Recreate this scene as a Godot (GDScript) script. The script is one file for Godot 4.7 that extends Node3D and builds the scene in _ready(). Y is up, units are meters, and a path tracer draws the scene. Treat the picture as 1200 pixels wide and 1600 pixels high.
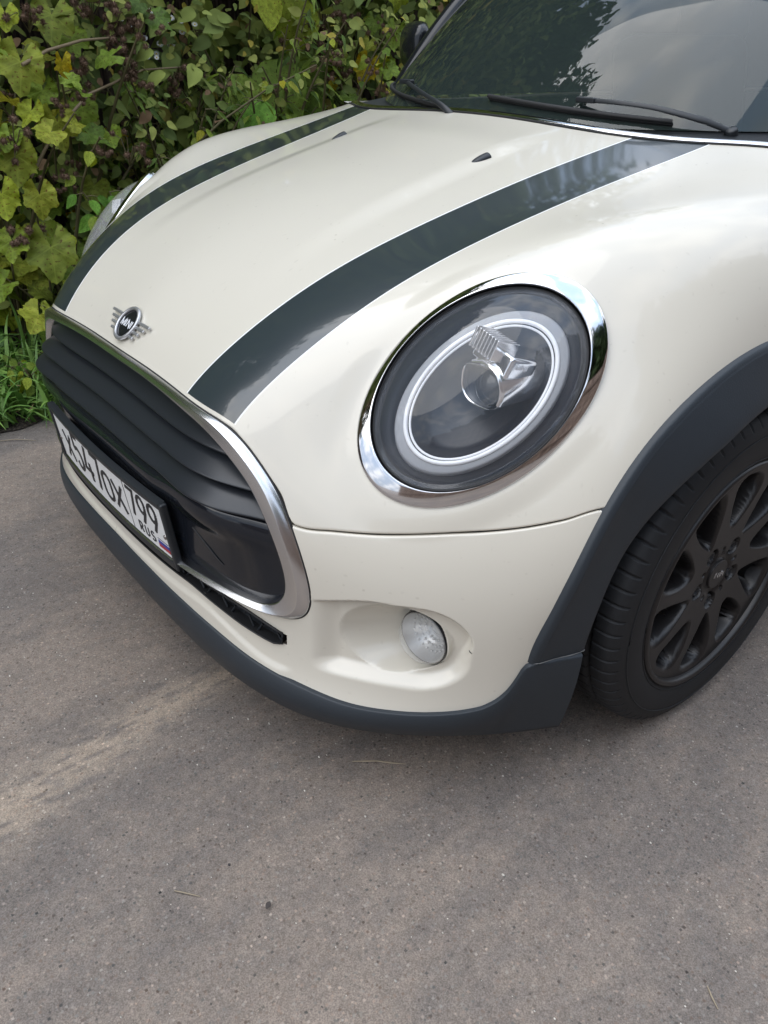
extends Node3D
# Axes: x = the car's left, y = up, z = the way the car points; metres. The front axle stands at z = 0, the ground at y = 0.

class MB:
	# collects smooth sheets, tubes, lathes, boxes and extrusions into one mesh
	var V := PackedVector3Array()
	var N := PackedVector3Array()
	var UV := PackedVector2Array()
	var UV2 := PackedVector2Array()
	var C := PackedColorArray()
	var I := PackedInt32Array()
	var col := Color.WHITE
	var use_col := false

	func sheet(P: PackedVector3Array, nr: int, nc: int, ctr := Vector3(0, -1000, 0), wrap_c := false, keep := PackedByteArray(), uv_scale := Vector2.ONE) -> void:
		var base := V.size()
		var nn := PackedVector3Array()
		nn.resize(nr * nc)
		var total := 0.0
		for i in nr:
			var ia := maxi(i - 1, 0)
			var ib := mini(i + 1, nr - 1)
			for j in nc:
				var ja := j - 1
				var jb := j + 1
				if wrap_c:
					ja = nc - 2 if j == 0 else ja
					jb = 1 if j == nc - 1 else jb
				else:
					ja = maxi(ja, 0)
					jb = mini(jb, nc - 1)
				var du := P[i * nc + jb] - P[i * nc + ja]
				var dv := P[ib * nc + j] - P[ia * nc + j]
				var n := du.cross(dv)
				var l := n.length()
				if l > 1e-14:
					n /= l
				nn[i * nc + j] = n
				total += n.dot((P[i * nc + j] - ctr).normalized())
		var sgn := 1.0 if total >= 0.0 else -1.0
		for i in nr:
			for j in nc:
				var n := nn[i * nc + j]
				if n.length_squared() < 0.5:
					var i2 := i + 1 if i == 0 else i - 1
					n = nn[clampi(i2, 0, nr - 1) * nc + j]
					if n.length_squared() < 0.5:
						n = (P[i * nc + j] - ctr).normalized() * sgn
				V.append(P[i * nc + j])
				N.append(n * sgn)
				UV.append(Vector2(float(j) / (nc - 1), float(i) / (nr - 1)) * uv_scale)
				if use_col:
					C.append(col)
		var has_keep := keep.size() > 0
		for i in nr - 1:
			for j in nc - 1:
				if has_keep and keep[i * nc + j] == 0:
					continue
				var a := base + i * nc + j
				var b := a + 1
				var c := a + nc
				var d := c + 1
				if sgn > 0.0:
					I.append_array(PackedInt32Array([a, d, b, a, c, d]))
				else:
					I.append_array(PackedInt32Array([a, b, d, a, d, c]))

	func lathe(profile: PackedVector2Array, n: int, xf := Transform3D()) -> void:
		# profile points are (along the axis x, radius)
		var P := PackedVector3Array()
		for p in profile:
			for k in n + 1:
				var t := TAU * k / n
				P.append(xf * Vector3(p.x, cos(t) * p.y, sin(t) * p.y))
		sheet(P, profile.size(), n + 1, xf * Vector3(-0.02, 0, 0), true)

	func tube(pts: PackedVector3Array, rad: PackedFloat32Array, sides := 8, closed := false, flat := 1.0, flat_dir := Vector3.UP) -> void:
		var n := pts.size()
		var P := PackedVector3Array()
		var ref := flat_dir
		for i in n:
			var a := pts[i - 1] if i > 0 else (pts[n - 2] if closed else pts[i])
			var b := pts[i + 1] if i < n - 1 else (pts[1] if closed else pts[i])
			var t := (b - a).normalized()
			var s := t.cross(ref)
			if s.length() < 0.05:
				s = t.cross(Vector3(0.3, 0.2, 0.93))
			s = s.normalized()
			var w := s.cross(t).normalized()
			var r := rad[mini(i, rad.size() - 1)]
			for k in sides + 1:
				var q := TAU * k / sides
				P.append(pts[i] + s * cos(q) * r + w * sin(q) * r * flat)
		var mid := Vector3.ZERO
		for p in pts:
			mid += p / n
		sheet(P, n, sides + 1, mid + Vector3(0.0003, 0.0001, 0.0002), true)
		if not closed:
			for e in 2:
				var i0 := 0 if e == 0 else n - 1
				var Q := PackedVector3Array()
				for k in sides + 1:
					Q.append(P[i0 * (sides + 1) + k])
				for k in sides + 1:
					Q.append(pts[i0])
				var dirv := (pts[0] - pts[1]) if e == 0 else (pts[n - 1] - pts[n - 2])
				sheet(Q, 2, sides + 1, pts[i0] - dirv.normalized() * 100.0, true)

	func rbox(xf: Transform3D, size: Vector3, r: float) -> void:
		var h := size * 0.5
		r = minf(r, minf(h.x, minf(h.y, h.z)) * 0.98)
		var axes := [Vector3.RIGHT, Vector3.UP, Vector3.BACK]
		for f in 6:
			var k := f / 2
			var sg := 1.0 if f % 2 == 0 else -1.0
			var a: Vector3 = axes[k]
			var b: Vector3 = axes[(k + 1) % 3]
			var c: Vector3 = axes[(k + 2) % 3]
			var hb := h[(k + 1) % 3]
			var hc := h[(k + 2) % 3]
			var ob := [-hb, -hb + r * 0.45, -hb + r, hb - r, hb - r * 0.45, hb]
			var oc := [-hc, -hc + r * 0.45, -hc + r, hc - r, hc - r * 0.45, hc]
			var base := V.size()
			for i in 6:
				for j in 6:
					var p: Vector3 = a * sg * h[k] + b * ob[i] + c * oc[j]
					var q := Vector3(clampf(p.x, -h.x + r, h.x - r), clampf(p.y, -h.y + r, h.y - r), clampf(p.z, -h.z + r, h.z - r))
					var n := (p - q).normalized()
					V.append(xf * (q + n * r))
					N.append((xf.basis * n).normalized())
					UV.append(Vector2(j, i) / 5.0)
					if use_col:
						C.append(col)
			for i in 5:
				for j in 5:
					var p0 := base + i * 6 + j
					var fl := sg > 0
					if fl:
						I.append_array(PackedInt32Array([p0, p0 + 7, p0 + 6, p0, p0 + 1, p0 + 7]))
					else:
						I.append_array(PackedInt32Array([p0, p0 + 6, p0 + 7, p0, p0 + 7, p0 + 1]))

	func extrude(poly: PackedVector2Array, depth: float, xf := Transform3D()) -> void:
		var tri := Geometry2D.triangulate_polygon(poly)
		var n := poly.size()
		for e in 2:
			var base := V.size()
			var z := depth if e == 0 else 0.0
			for p in poly:
				V.append(xf * Vector3(p.x, p.y, z))
				N.append((xf.basis * Vector3(0, 0, 1.0 if e == 0 else -1.0)).normalized())
				UV.append(p)
				if use_col:
					C.append(col)
			for t in tri.size() / 3:
				var a := tri[t * 3]
				var b := tri[t * 3 + 1]
				var c := tri[t * 3 + 2]
				var cw := (poly[b] - poly[a]).cross(poly[c] - poly[a]) < 0.0
				if cw == (e == 0):
					I.append_array(PackedInt32Array([base + a, base + b, base + c]))
				else:
					I.append_array(PackedInt32Array([base + a, base + c, base + b]))
		var ctr := Vector2.ZERO
		for p in poly:
			ctr += p / n
		for i in n:
			var a := poly[i]
			var b := poly[(i + 1) % n]
			var nn2 := Vector2((b - a).y, -(b - a).x).normalized()
			if Geometry2D.is_polygon_clockwise(poly):
				nn2 = -nn2
			var n3 := (xf.basis * Vector3(nn2.x, nn2.y, 0)).normalized()
			var base := V.size()
			for q in [Vector3(a.x, a.y, 0), Vector3(b.x, b.y, 0), Vector3(b.x, b.y, depth), Vector3(a.x, a.y, depth)]:
				V.append(xf * q)
				N.append(n3)
				UV.append(Vector2(q.x, q.y))
				if use_col:
					C.append(col)
			var g := (V[base + 2] - V[base]).cross(V[base + 1] - V[base])
			if g.dot(n3) > 0.0:
				I.append_array(PackedInt32Array([base, base + 1, base + 2, base, base + 2, base + 3]))
			else:
				I.append_array(PackedInt32Array([base, base + 2, base + 1, base, base + 3, base + 2]))

	func tri_flat(a: Vector3, b: Vector3, c: Vector3, n: Vector3) -> void:
		var base := V.size()
		for q in [a, b, c]:
			V.append(q)
			N.append(n)
			UV.append(Vector2(q.x, q.z))
			if use_col:
				C.append(col)
		if (c - a).cross(b - a).dot(n) > 0.0:
			I.append_array(PackedInt32Array([base, base + 1, base + 2]))
		else:
			I.append_array(PackedInt32Array([base, base + 2, base + 1]))

	func done() -> ArrayMesh:
		var m := ArrayMesh.new()
		var arr := []
		arr.resize(Mesh.ARRAY_MAX)
		arr[Mesh.ARRAY_VERTEX] = V
		arr[Mesh.ARRAY_NORMAL] = N
		arr[Mesh.ARRAY_TEX_UV] = UV
		if UV2.size() > 0:
			arr[Mesh.ARRAY_TEX_UV2] = UV2
		if use_col:
			arr[Mesh.ARRAY_COLOR] = C
		arr[Mesh.ARRAY_INDEX] = I
		m.add_surface_from_arrays(Mesh.PRIMITIVE_TRIANGLES, arr)
		return m


var M := {}        # materials by name
var used := {}     # names taken

func numbered(called: String) -> String:
	if not used.has(called):
		used[called] = 0
		return called
	used[called] += 1
	return "%s_%03d" % [called, used[called]]

func thing(called: String, label: String, category: String, at := Vector3.ZERO, group := "") -> Node3D:
	var o := Node3D.new()
	o.name = numbered(called)
	add_child(o)
	o.position = at
	o.set_meta("label", label)
	o.set_meta("category", category)
	if group:
		o.set_meta("group", group)
	return o

func part(called: String, mb, mat: Material, parent: Node) -> MeshInstance3D:
	var o := MeshInstance3D.new()
	o.name = called
	o.mesh = mb.done() if mb is MB else mb
	o.material_override = mat
	parent.add_child(o, true)
	return o

func top(called: String, mb, mat: Material, label: String, category: String, group := "") -> MeshInstance3D:
	var o := MeshInstance3D.new()
	o.name = numbered(called)
	o.mesh = mb.done() if mb is MB else mb
	o.material_override = mat
	add_child(o)
	o.set_meta("label", label)
	o.set_meta("category", category)
	if group:
		o.set_meta("group", group)
	return o

func structure(called: String, mb, mat: Material) -> MeshInstance3D:
	var o := MeshInstance3D.new()
	o.name = numbered(called)
	o.mesh = mb.done() if mb is MB else mb
	o.material_override = mat
	add_child(o)
	o.set_meta("kind", "structure")
	return o

func mat(linear: Color, rough: float, metal := 0.0, spec := 0.5) -> StandardMaterial3D:
	var m := StandardMaterial3D.new()
	var s := linear.linear_to_srgb()
	s.a = linear.a
	m.albedo_color = s
	m.roughness = rough
	m.metallic = metal
	m.metallic_specular = spec
	return m

func noise_tex(freq: float, seed_: int, size := 512, lo := Color.BLACK, hi := Color.WHITE, p0 := 0.0, p1 := 1.0, octaves := 4, kind := FastNoiseLite.TYPE_SIMPLEX_SMOOTH) -> NoiseTexture2D:
	var f := FastNoiseLite.new()
	f.noise_type = kind
	f.seed = seed_
	f.frequency = freq
	f.fractal_octaves = octaves
	var t := NoiseTexture2D.new()
	t.width = size
	t.height = size
	t.seamless = true
	t.noise = f
	var g := Gradient.new()
	g.offsets = PackedFloat32Array([p0, p1])
	g.colors = PackedColorArray([lo, hi])
	t.color_ramp = g
	return t

func grey(v: float) -> Color:
	return Color(v, v, v)

func catmull(a: Vector2, b: Vector2, c: Vector2, d: Vector2, t: float) -> Vector2:
	return 0.5 * (2.0 * b + (c - a) * t + (2.0 * a - 5.0 * b + 4.0 * c - d) * t * t + (3.0 * b - a - 3.0 * c + d) * t * t * t)

func lerp_table(xs: Array, ys: Array, x: float) -> float:
	# piecewise monotone cubic through a table
	var n := xs.size()
	if x <= xs[0]:
		return ys[0]
	if x >= xs[n - 1]:
		return ys[n - 1]
	var k := 0
	while x > xs[k + 1]:
		k += 1
	var h: float = xs[k + 1] - xs[k]
	var d1: float = (ys[k + 1] - ys[k]) / h
	var d0: float = (ys[k] - ys[k - 1]) / (xs[k] - xs[k - 1]) if k > 0 else d1
	var d2: float = (ys[k + 2] - ys[k + 1]) / (xs[k + 2] - xs[k + 1]) if k < n - 2 else d1
	var m0 := 0.0 if d0 * d1 <= 0.0 else 2.0 * d0 * d1 / (d0 + d1)
	var m1 := 0.0 if d1 * d2 <= 0.0 else 2.0 * d1 * d2 / (d1 + d2)
	var t: float = (x - xs[k]) / h
	var t2: float = t * t
	var t3: float = t2 * t
	return ys[k] * (2 * t3 - 3 * t2 + 1) + h * m0 * (t3 - 2 * t2 + t) + ys[k + 1] * (3 * t2 - 2 * t3) + h * m1 * (t3 - t2)

func _ready() -> void:
	# ---- camera
	var cam := Camera3D.new()
	cam.name = "camera"
	cam.fov = 65.24
	cam.near = 0.02
	cam.far = 400.0
	var fw := Vector3(sin(-2.2533) * cos(-0.5295), sin(-0.5295), cos(-2.2533) * cos(-0.5295))
	var rt := fw.cross(Vector3.UP).normalized()
	var up := rt.cross(fw)
	var rl := 0.0204
	cam.transform = Transform3D(Basis(rt * cos(rl) + up * sin(rl), up * cos(rl) - rt * sin(rl), -fw), Vector3(1.3657, 1.0982, 1.1920))
	add_child(cam)
	cam.current = true
	# ---- sky, sun, exposure
	var we := WorldEnvironment.new()
	we.name = "daylight"
	var env := Environment.new()
	env.background_mode = Environment.BG_SKY
	var sky := Sky.new()
	var pan := PanoramaSkyMaterial.new()
	pan.panorama = sky_texture()
	pan.energy_multiplier = 1.0
	sky.sky_material = pan
	env.sky = sky
	env.tonemap_mode = Environment.TONE_MAPPER_LINEAR
	env.tonemap_exposure = 1.74
	env.sdfgi_enabled = true
	env.ssao_enabled = true
	env.ssil_enabled = true
	we.environment = env
	add_child(we)
	var sun := DirectionalLight3D.new()
	sun.name = "sun"
	sun.light_energy = 0.5
	sun.light_color = Color(1.0, 0.975, 0.94)
	sun.light_angular_distance = 80.0
	sun.shadow_enabled = true
	add_child(sun)
	sun.look_at_from_position(Vector3(-1.15, 3.4, 1.9), Vector3.ZERO)
	# ---- the place
	make_materials()
	build_ground()
	build_surroundings()
	build_car()
	build_small_things()


func sky_texture() -> ImageTexture:
	# a broken overcast: pale blue gaps and white and grey cloud, everywhere alike
	var w := 768
	var h := 384
	var f := FastNoiseLite.new()
	f.seed = 11
	f.frequency = 1.0
	f.noise_type = FastNoiseLite.TYPE_SIMPLEX_SMOOTH
	f.fractal_octaves = 5
	f.fractal_gain = 0.52
	var g := FastNoiseLite.new()
	g.seed = 5
	g.frequency = 1.0
	g.fractal_octaves = 4
	var im := Image.create_empty(w, h, false, Image.FORMAT_RGBF)
	for j in h:
		var el := PI * (0.5 - (j + 0.5) / h)
		var cy := sin(el)
		var cr := cos(el)
		for i in w:
			var az := TAU * (i + 0.5) / w
			var d := Vector3(cos(az) * cr, cy, sin(az) * cr)
			var k := 2.2 / (maxf(cy, 0.0) + 0.35)
			var q := Vector3(d.x * k, cy * 1.3, d.z * k)
			var n := f.get_noise_3dv(q) * 0.5 + 0.5
			var m := g.get_noise_3dv(q * 2.1 + Vector3(7, 3, 1)) * 0.5 + 0.5
			var cover := smoothstep(0.36, 0.62, n)
			var blue := Vector3(0.44, 0.58, 0.82).lerp(Vector3(0.62, 0.71, 0.84), pow(1.0 - maxf(cy, 0.0), 2.5))
			var cloud := Vector3(0.58, 0.66, 0.79).lerp(Vector3(1.24, 1.26, 1.29), smoothstep(0.30, 0.68, m))
			var c := blue.lerp(cloud, cover * 0.9)
			c *= lerpf(0.55, 1.22, maxf(cy, 0.0))
			if cy < 0.0:
				c = Vector3(0.20, 0.19, 0.18)
			im.set_pixel(i, j, Color(c.x, c.y, c.z))
	return ImageTexture.create_from_image(im)


func make_materials() -> void:
	var m: StandardMaterial3D
	m = mat(Color(0.685, 0.643, 0.550), 0.32)
	m.clearcoat_enabled = true
	m.clearcoat = 0.8
	m.clearcoat_roughness = 0.05
	# road dirt: sparse specks in the white
	var rng := RandomNumberGenerator.new()
	rng.seed = 17
	var dn := 512
	var px := PackedFloat32Array()
	px.resize(dn * dn * 3)
	px.fill(1.0)
	for k in 150:
		var cx := rng.randi() % dn
		var cy := rng.randi() % dn
		var r := 0.6 + 1.1 * pow(rng.randf(), 4.0)
		var depth := rng.randf_range(0.03, 0.16)
		for dy in range(-2, 3):
			for dx in range(-2, 3):
				var w := clampf(r + 0.5 - sqrt(dx * dx + dy * dy), 0.0, 1.0) * depth
				var q := (posmod(cy + dy, dn) * dn + posmod(cx + dx, dn)) * 3
				px[q] *= 1.0 - w
				px[q + 1] *= 1.0 - w * 1.08
				px[q + 2] *= 1.0 - w * 1.2
	m.albedo_texture = ImageTexture.create_from_image(image_from(dn, dn, px))
	m.uv1_triplanar = true
	m.uv1_scale = Vector3.ONE * 1.7
	M.paint = m
	m = mat(Color(0.030, 0.041, 0.047), 0.3)
	m.clearcoat_enabled = true
	m.clearcoat = 1.0
	m.clearcoat_roughness = 0.05
	M.stripe = m
	M.pinstripe = mat(Color(0.86, 0.86, 0.84), 0.3)
	m = mat(Color(0.024, 0.031, 0.039), 0.52)
	m.heightmap_enabled = true
	m.heightmap_texture = noise_tex(0.12, 31, 256)
	m.heightmap_scale = 0.02
	m.uv1_triplanar = true
	m.uv1_scale = Vector3.ONE * 9.0
	M.plastic = m
	M.black = mat(Color(0.012, 0.012, 0.013), 0.6)
	M.gloss_black = mat(Color(0.012, 0.013, 0.016), 0.16)
	M.satin_black = mat(Color(0.018, 0.021, 0.025), 0.42)
	m = mat(Color(0.80, 0.80, 0.82), 0.07, 1.0)
	M.chrome = m
	M.worn_chrome = mat(Color(0.74, 0.74, 0.75), 0.24, 1.0)
	M.badge = mat(Color(0.52, 0.52, 0.53), 0.35, 0.75)
	M.silver = mat(Color(0.90, 0.90, 0.91), 0.16, 1.0)
	M.panel = mat(Color(0.011, 0.013, 0.018), 0.10)
	M.slat = mat(Color(0.019, 0.022, 0.027), 0.33)
	M.rubbed = mat(Color(0.16, 0.16, 0.155), 0.8)
	m = mat(Color(0.72, 0.82, 0.95, 0.045), 0.02)
	m.transparency = BaseMaterial3D.TRANSPARENCY_ALPHA
	M.clear = m
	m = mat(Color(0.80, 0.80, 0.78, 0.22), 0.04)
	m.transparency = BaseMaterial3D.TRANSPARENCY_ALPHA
	M.haze_tint = m  # pale fog lamp lenses; also paints grazing haze onto the far headlight lens
	M.cup = mat(Color(0.58, 0.58, 0.57), 0.32, 0.5)
	m = mat(Color(0.05, 0.07, 0.065, 0.42), 0.02)
	m.transparency = BaseMaterial3D.TRANSPARENCY_ALPHA
	M.glass = m
	m = mat(Color(0.80, 0.82, 0.86, 0.42), 0.3)
	m.transparency = BaseMaterial3D.TRANSPARENCY_ALPHA
	M.frost = m
	M.guide = mat(Color(0.90, 0.91, 0.93), 0.25)
	M.housing = mat(Color(0.030, 0.034, 0.044), 0.35)
	M.bowl = mat(Color(0.016, 0.018, 0.024), 0.4)
	M.white_plate = mat(Color(0.80, 0.80, 0.79), 0.4)
	M.ink = mat(Color(0.02, 0.02, 0.022), 0.5)
	M.red = mat(Color(0.42, 0.03, 0.04), 0.45)
	M.blue = mat(Color(0.03, 0.05, 0.30), 0.45)
	M.tyre = mat(Color(0.010, 0.011, 0.013), 0.66)
	M.rim = mat(Color(0.014, 0.0125, 0.0125), 0.36)
	M.steel = mat(Color(0.35, 0.33, 0.31), 0.4, 1.0)
	M.interior = mat(Color(0.015, 0.015, 0.016), 0.8)
	M.dash = mat(Color(0.02, 0.021, 0.023), 0.7)


# ---------------------------------------------------------------- the car's skin: one bicubic B-spline patch for the left half
const NU := 11
const NV := 16
var PX := PackedFloat32Array([0, 0, 0, 0, 0, 0, 0, 0, 0, 0, 0, 0, 0, 0, 0, 0, 0.0856, 0.0826, 0.0741, 0.0655, 0.0606, 0.0575, 0.0524, 0.0464, 0.0438, 0.0456, 0.0489, 0.0514, 0.0527, 0.0533, 0.0528, 0.0506, 0.2132, 0.2069, 0.1929, 0.1794, 0.1715, 0.1646, 0.1553, 0.1416, 0.1265, 0.122, 0.1269, 0.1333, 0.1365, 0.137, 0.136, 0.133, 0.3629, 0.354, 0.339, 0.3237, 0.3144, 0.3029, 0.2908, 0.2724, 0.2385, 0.2232, 0.231, 0.2427, 0.248, 0.2481, 0.2466, 0.2445, 0.487, 0.4815, 0.4694, 0.4534, 0.4428, 0.4309, 0.415, 0.3937, 0.3524, 0.3357, 0.3495, 0.3662, 0.3733, 0.3735, 0.3723, 0.3728, 0.5857, 0.5833, 0.575, 0.5627, 0.5537, 0.5414, 0.5136, 0.4781, 0.4491, 0.4491, 0.4692, 0.487, 0.4946, 0.4956, 0.4963, 0.5002, 0.674, 0.6709, 0.6659, 0.66, 0.6544, 0.6421, 0.6095, 0.5677, 0.5509, 0.5629, 0.5819, 0.595, 0.6006, 0.6023, 0.6047, 0.6106, 0.7497, 0.7461, 0.7437, 0.7417, 0.7382, 0.7281, 0.7053, 0.6772, 0.665, 0.671, 0.6797, 0.685, 0.687, 0.688, 0.6903, 0.6949, 0.8084, 0.806, 0.8048, 0.8033, 0.7996, 0.7933, 0.7835, 0.7699, 0.7592, 0.7557, 0.7543, 0.7526, 0.7508, 0.7502, 0.7516, 0.7548, 0.8472, 0.8475, 0.8466, 0.8437, 0.839, 0.8351, 0.8322, 0.8253, 0.8159, 0.8078, 0.8011, 0.7951, 0.7906, 0.7889, 0.7904, 0.795, 0.8667, 0.8704, 0.8695, 0.8658, 0.8614, 0.8572, 0.8517, 0.8422, 0.8321, 0.8249, 0.8187, 0.8118, 0.8066, 0.8055, 0.809, 0.8162])
var PY := PackedFloat32Array([0.9723, 0.9587, 0.9371, 0.9089, 0.8767, 0.8394, 0.7901, 0.7231, 0.6429, 0.5603, 0.4789, 0.3982, 0.3207, 0.2527, 0.2005, 0.1667, 0.9723, 0.9587, 0.9371, 0.9089, 0.8767, 0.8394, 0.7901, 0.7231, 0.6429, 0.5603, 0.4789, 0.3982, 0.3207, 0.2527, 0.2005, 0.1667, 0.9666, 0.9543, 0.9332, 0.9051, 0.8733, 0.8372, 0.7895, 0.723, 0.6408, 0.5581, 0.4787, 0.3993, 0.3217, 0.2529, 0.2003, 0.1667, 0.9584, 0.9484, 0.9273, 0.8978, 0.865, 0.8297, 0.7867, 0.7239, 0.6382, 0.5541, 0.4773, 0.3998, 0.3225, 0.2533, 0.2008, 0.168, 0.9552, 0.946, 0.9246, 0.8946, 0.8603, 0.8242, 0.783, 0.7209, 0.6336, 0.5479, 0.4724, 0.3971, 0.3214, 0.2535, 0.2023, 0.1715, 0.9583, 0.9473, 0.9291, 0.9049, 0.8775, 0.8443, 0.7888, 0.7041, 0.6136, 0.5335, 0.4617, 0.3894, 0.317, 0.2525, 0.2042, 0.1758, 0.9511, 0.9412, 0.9306, 0.9166, 0.9006, 0.8739, 0.8058, 0.6986, 0.5982, 0.5193, 0.4493, 0.3793, 0.3105, 0.25, 0.2049, 0.1777, 0.9157, 0.9118, 0.9087, 0.9041, 0.895, 0.8692, 0.8047, 0.7044, 0.6017, 0.5156, 0.4405, 0.3703, 0.3043, 0.2473, 0.2039, 0.1753, 0.848, 0.8508, 0.8534, 0.854, 0.8473, 0.8233, 0.7717, 0.6918, 0.5995, 0.5121, 0.4337, 0.3632, 0.2997, 0.2453, 0.2025, 0.1712, 0.75, 0.7574, 0.7628, 0.765, 0.7601, 0.7428, 0.7075, 0.6504, 0.5772, 0.4994, 0.4253, 0.3576, 0.2967, 0.2439, 0.2014, 0.1696, 0.6244, 0.6336, 0.6381, 0.6393, 0.6381, 0.6323, 0.6159, 0.5827, 0.5329, 0.4739, 0.414, 0.3543, 0.2956, 0.2427, 0.2009, 0.1714])
var PZ := PackedFloat32Array([-0.1498, -0.098, -0.0121, 0.102, 0.2302, 0.3602, 0.487, 0.6035, 0.6924, 0.7393, 0.7541, 0.7551, 0.7545, 0.7559, 0.7579, 0.7591, -0.1498, -0.0979, -0.0121, 0.1019, 0.2302, 0.3602, 0.487, 0.6035, 0.6923, 0.7393, 0.7541, 0.7551, 0.7545, 0.7559, 0.7579, 0.7591, -0.1479, -0.1008, -0.015, 0.1009, 0.229, 0.3566, 0.4799, 0.5948, 0.6878, 0.7403, 0.7558, 0.7549, 0.7535, 0.7555, 0.7578, 0.7577, -0.1579, -0.1166, -0.0279, 0.0945, 0.2247, 0.3513, 0.4739, 0.5909, 0.6926, 0.7464, 0.755, 0.7488, 0.7462, 0.7492, 0.7532, 0.7549, -0.1958, -0.1529, -0.0592, 0.0711, 0.208, 0.34, 0.4686, 0.5944, 0.7028, 0.7445, 0.7407, 0.7293, 0.7254, 0.7289, 0.7359, 0.7447, -0.2497, -0.2013, -0.1078, 0.0209, 0.1627, 0.3012, 0.4266, 0.5423, 0.6476, 0.6976, 0.7013, 0.6915, 0.6862, 0.689, 0.6988, 0.7158, -0.3017, -0.2501, -0.1635, -0.0458, 0.0916, 0.2305, 0.349, 0.4483, 0.5433, 0.6114, 0.6357, 0.6343, 0.6298, 0.6318, 0.6416, 0.6604, -0.3436, -0.2913, -0.212, -0.1062, 0.0196, 0.1498, 0.2662, 0.3647, 0.4532, 0.5234, 0.5579, 0.5651, 0.5638, 0.5652, 0.572, 0.5838, -0.3702, -0.3178, -0.2433, -0.1466, -0.0328, 0.0873, 0.2019, 0.3027, 0.3875, 0.4517, 0.4866, 0.4978, 0.4985, 0.4989, 0.5016, 0.5053, -0.3785, -0.3264, -0.2541, -0.1626, -0.0565, 0.0565, 0.168, 0.2683, 0.3495, 0.4055, 0.4342, 0.4424, 0.4412, 0.4392, 0.4397, 0.4426, -0.3676, -0.3175, -0.2456, -0.1542, -0.0501, 0.0589, 0.1657, 0.2633, 0.3404, 0.3864, 0.4023, 0.4, 0.3925, 0.3876, 0.3891, 0.3993])
# the headlamp's rim: an ellipse in a plane
const HC := Vector3(0.6329, 0.6839, 0.4294)
const HN := Vector3(0.5296, 0.5396, 0.6545)
const HE1 := Vector3(0.7774, 0.0, -0.6290)
const HE2 := Vector3(-0.3394, 0.8419, -0.4195)
const HPH := -0.7336
const HA := 0.1331
const HB := 0.2004
var A1 := HE1 * cos(HPH) + HE2 * sin(HPH)
var A2 := HE2 * cos(HPH) - HE1 * sin(HPH)

func bas(n: int, t: float) -> PackedFloat32Array:
	# the span and the four cubic weights of a clamped uniform B-spline
	t = clampf(t, 0.0, 0.999999)
	var s := float(n - 3)
	var k := int(t * s)
	var x := t * s
	var L1 := x - k
	var L2 := x - maxf(k - 1, 0.0)
	var L3 := x - maxf(k - 2, 0.0)
	var R1 := k + 1 - x
	var R2 := minf(k + 2, s) - x
	var R3 := minf(k + 3, s) - x
	var n0 := R1
	var n1 := L1
	var a := n0 / (R1 + L2)
	var b := n1 / (R2 + L1)
	n0 = R1 * a
	n1 = L2 * a + R2 * b
	var n2 := L1 * b
	a = n0 / (R1 + L3)
	b = n1 / (R2 + L2)
	var c := n2 / (R3 + L1)
	return PackedFloat32Array([k, R1 * a, L3 * a + R2 * b, L2 * b + R3 * c, L1 * c])

func S(u: float, v: float) -> Vector3:
	if u > 1.0:
		return S(1.0, v) + (S(1.0, v) - S(0.97, v)) * ((u - 1.0) / 0.03)
	var bu := bas(NU, u)
	var bv := bas(NV, v)
	var p := Vector3.ZERO
	for i in 4:
		var r := (int(bu[0]) + i) * NV + int(bv[0])
		var w := bu[i + 1]
		for j in 4:
			var q := w * bv[j + 1]
			p.x += q * PX[r + j]
			p.y += q * PY[r + j]
			p.z += q * PZ[r + j]
	return p

func SN(u: float, v: float) -> Vector3:
	var e := 0.004
	var a := S(u + e, v) - S(maxf(u - e, 0.0), v)
	var b := S(u, minf(v + e, 1.0)) - S(u, maxf(v - e, 0.0))
	return b.cross(a).normalized()

func rho(p: Vector3) -> float:
	var d := p - HC
	return Vector2(d.dot(A1) / HA, d.dot(A2) / HB).length()

func body(u: float, v: float) -> Vector3:
	var p := S(u, v)
	if v < 0.52 and u < 0.3:   # the raised middle of the bonnet
		p.y += 0.006 * (1.0 - smoothstep(0.195, 0.262, p.x)) * (1.0 - smoothstep(0.2, 0.5, v)) * smoothstep(0.0, 0.09, v)
	if u > 0.35:
		var r := rho(p)
		if r < 1.32:           # the skin runs in towards the lamp's rim
			var w := (1.0 - smoothstep(1.0, 1.3, r)) * (1.0 - 0.9 * smoothstep(0.15, 0.8, (p - HC).dot(A2) / HB))
			p += HN * ((-0.005 - (p - HC).dot(HN)) * w)
	if v > 0.62 and u > 0.5:
		p = fog_dent(p)
	return p

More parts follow.
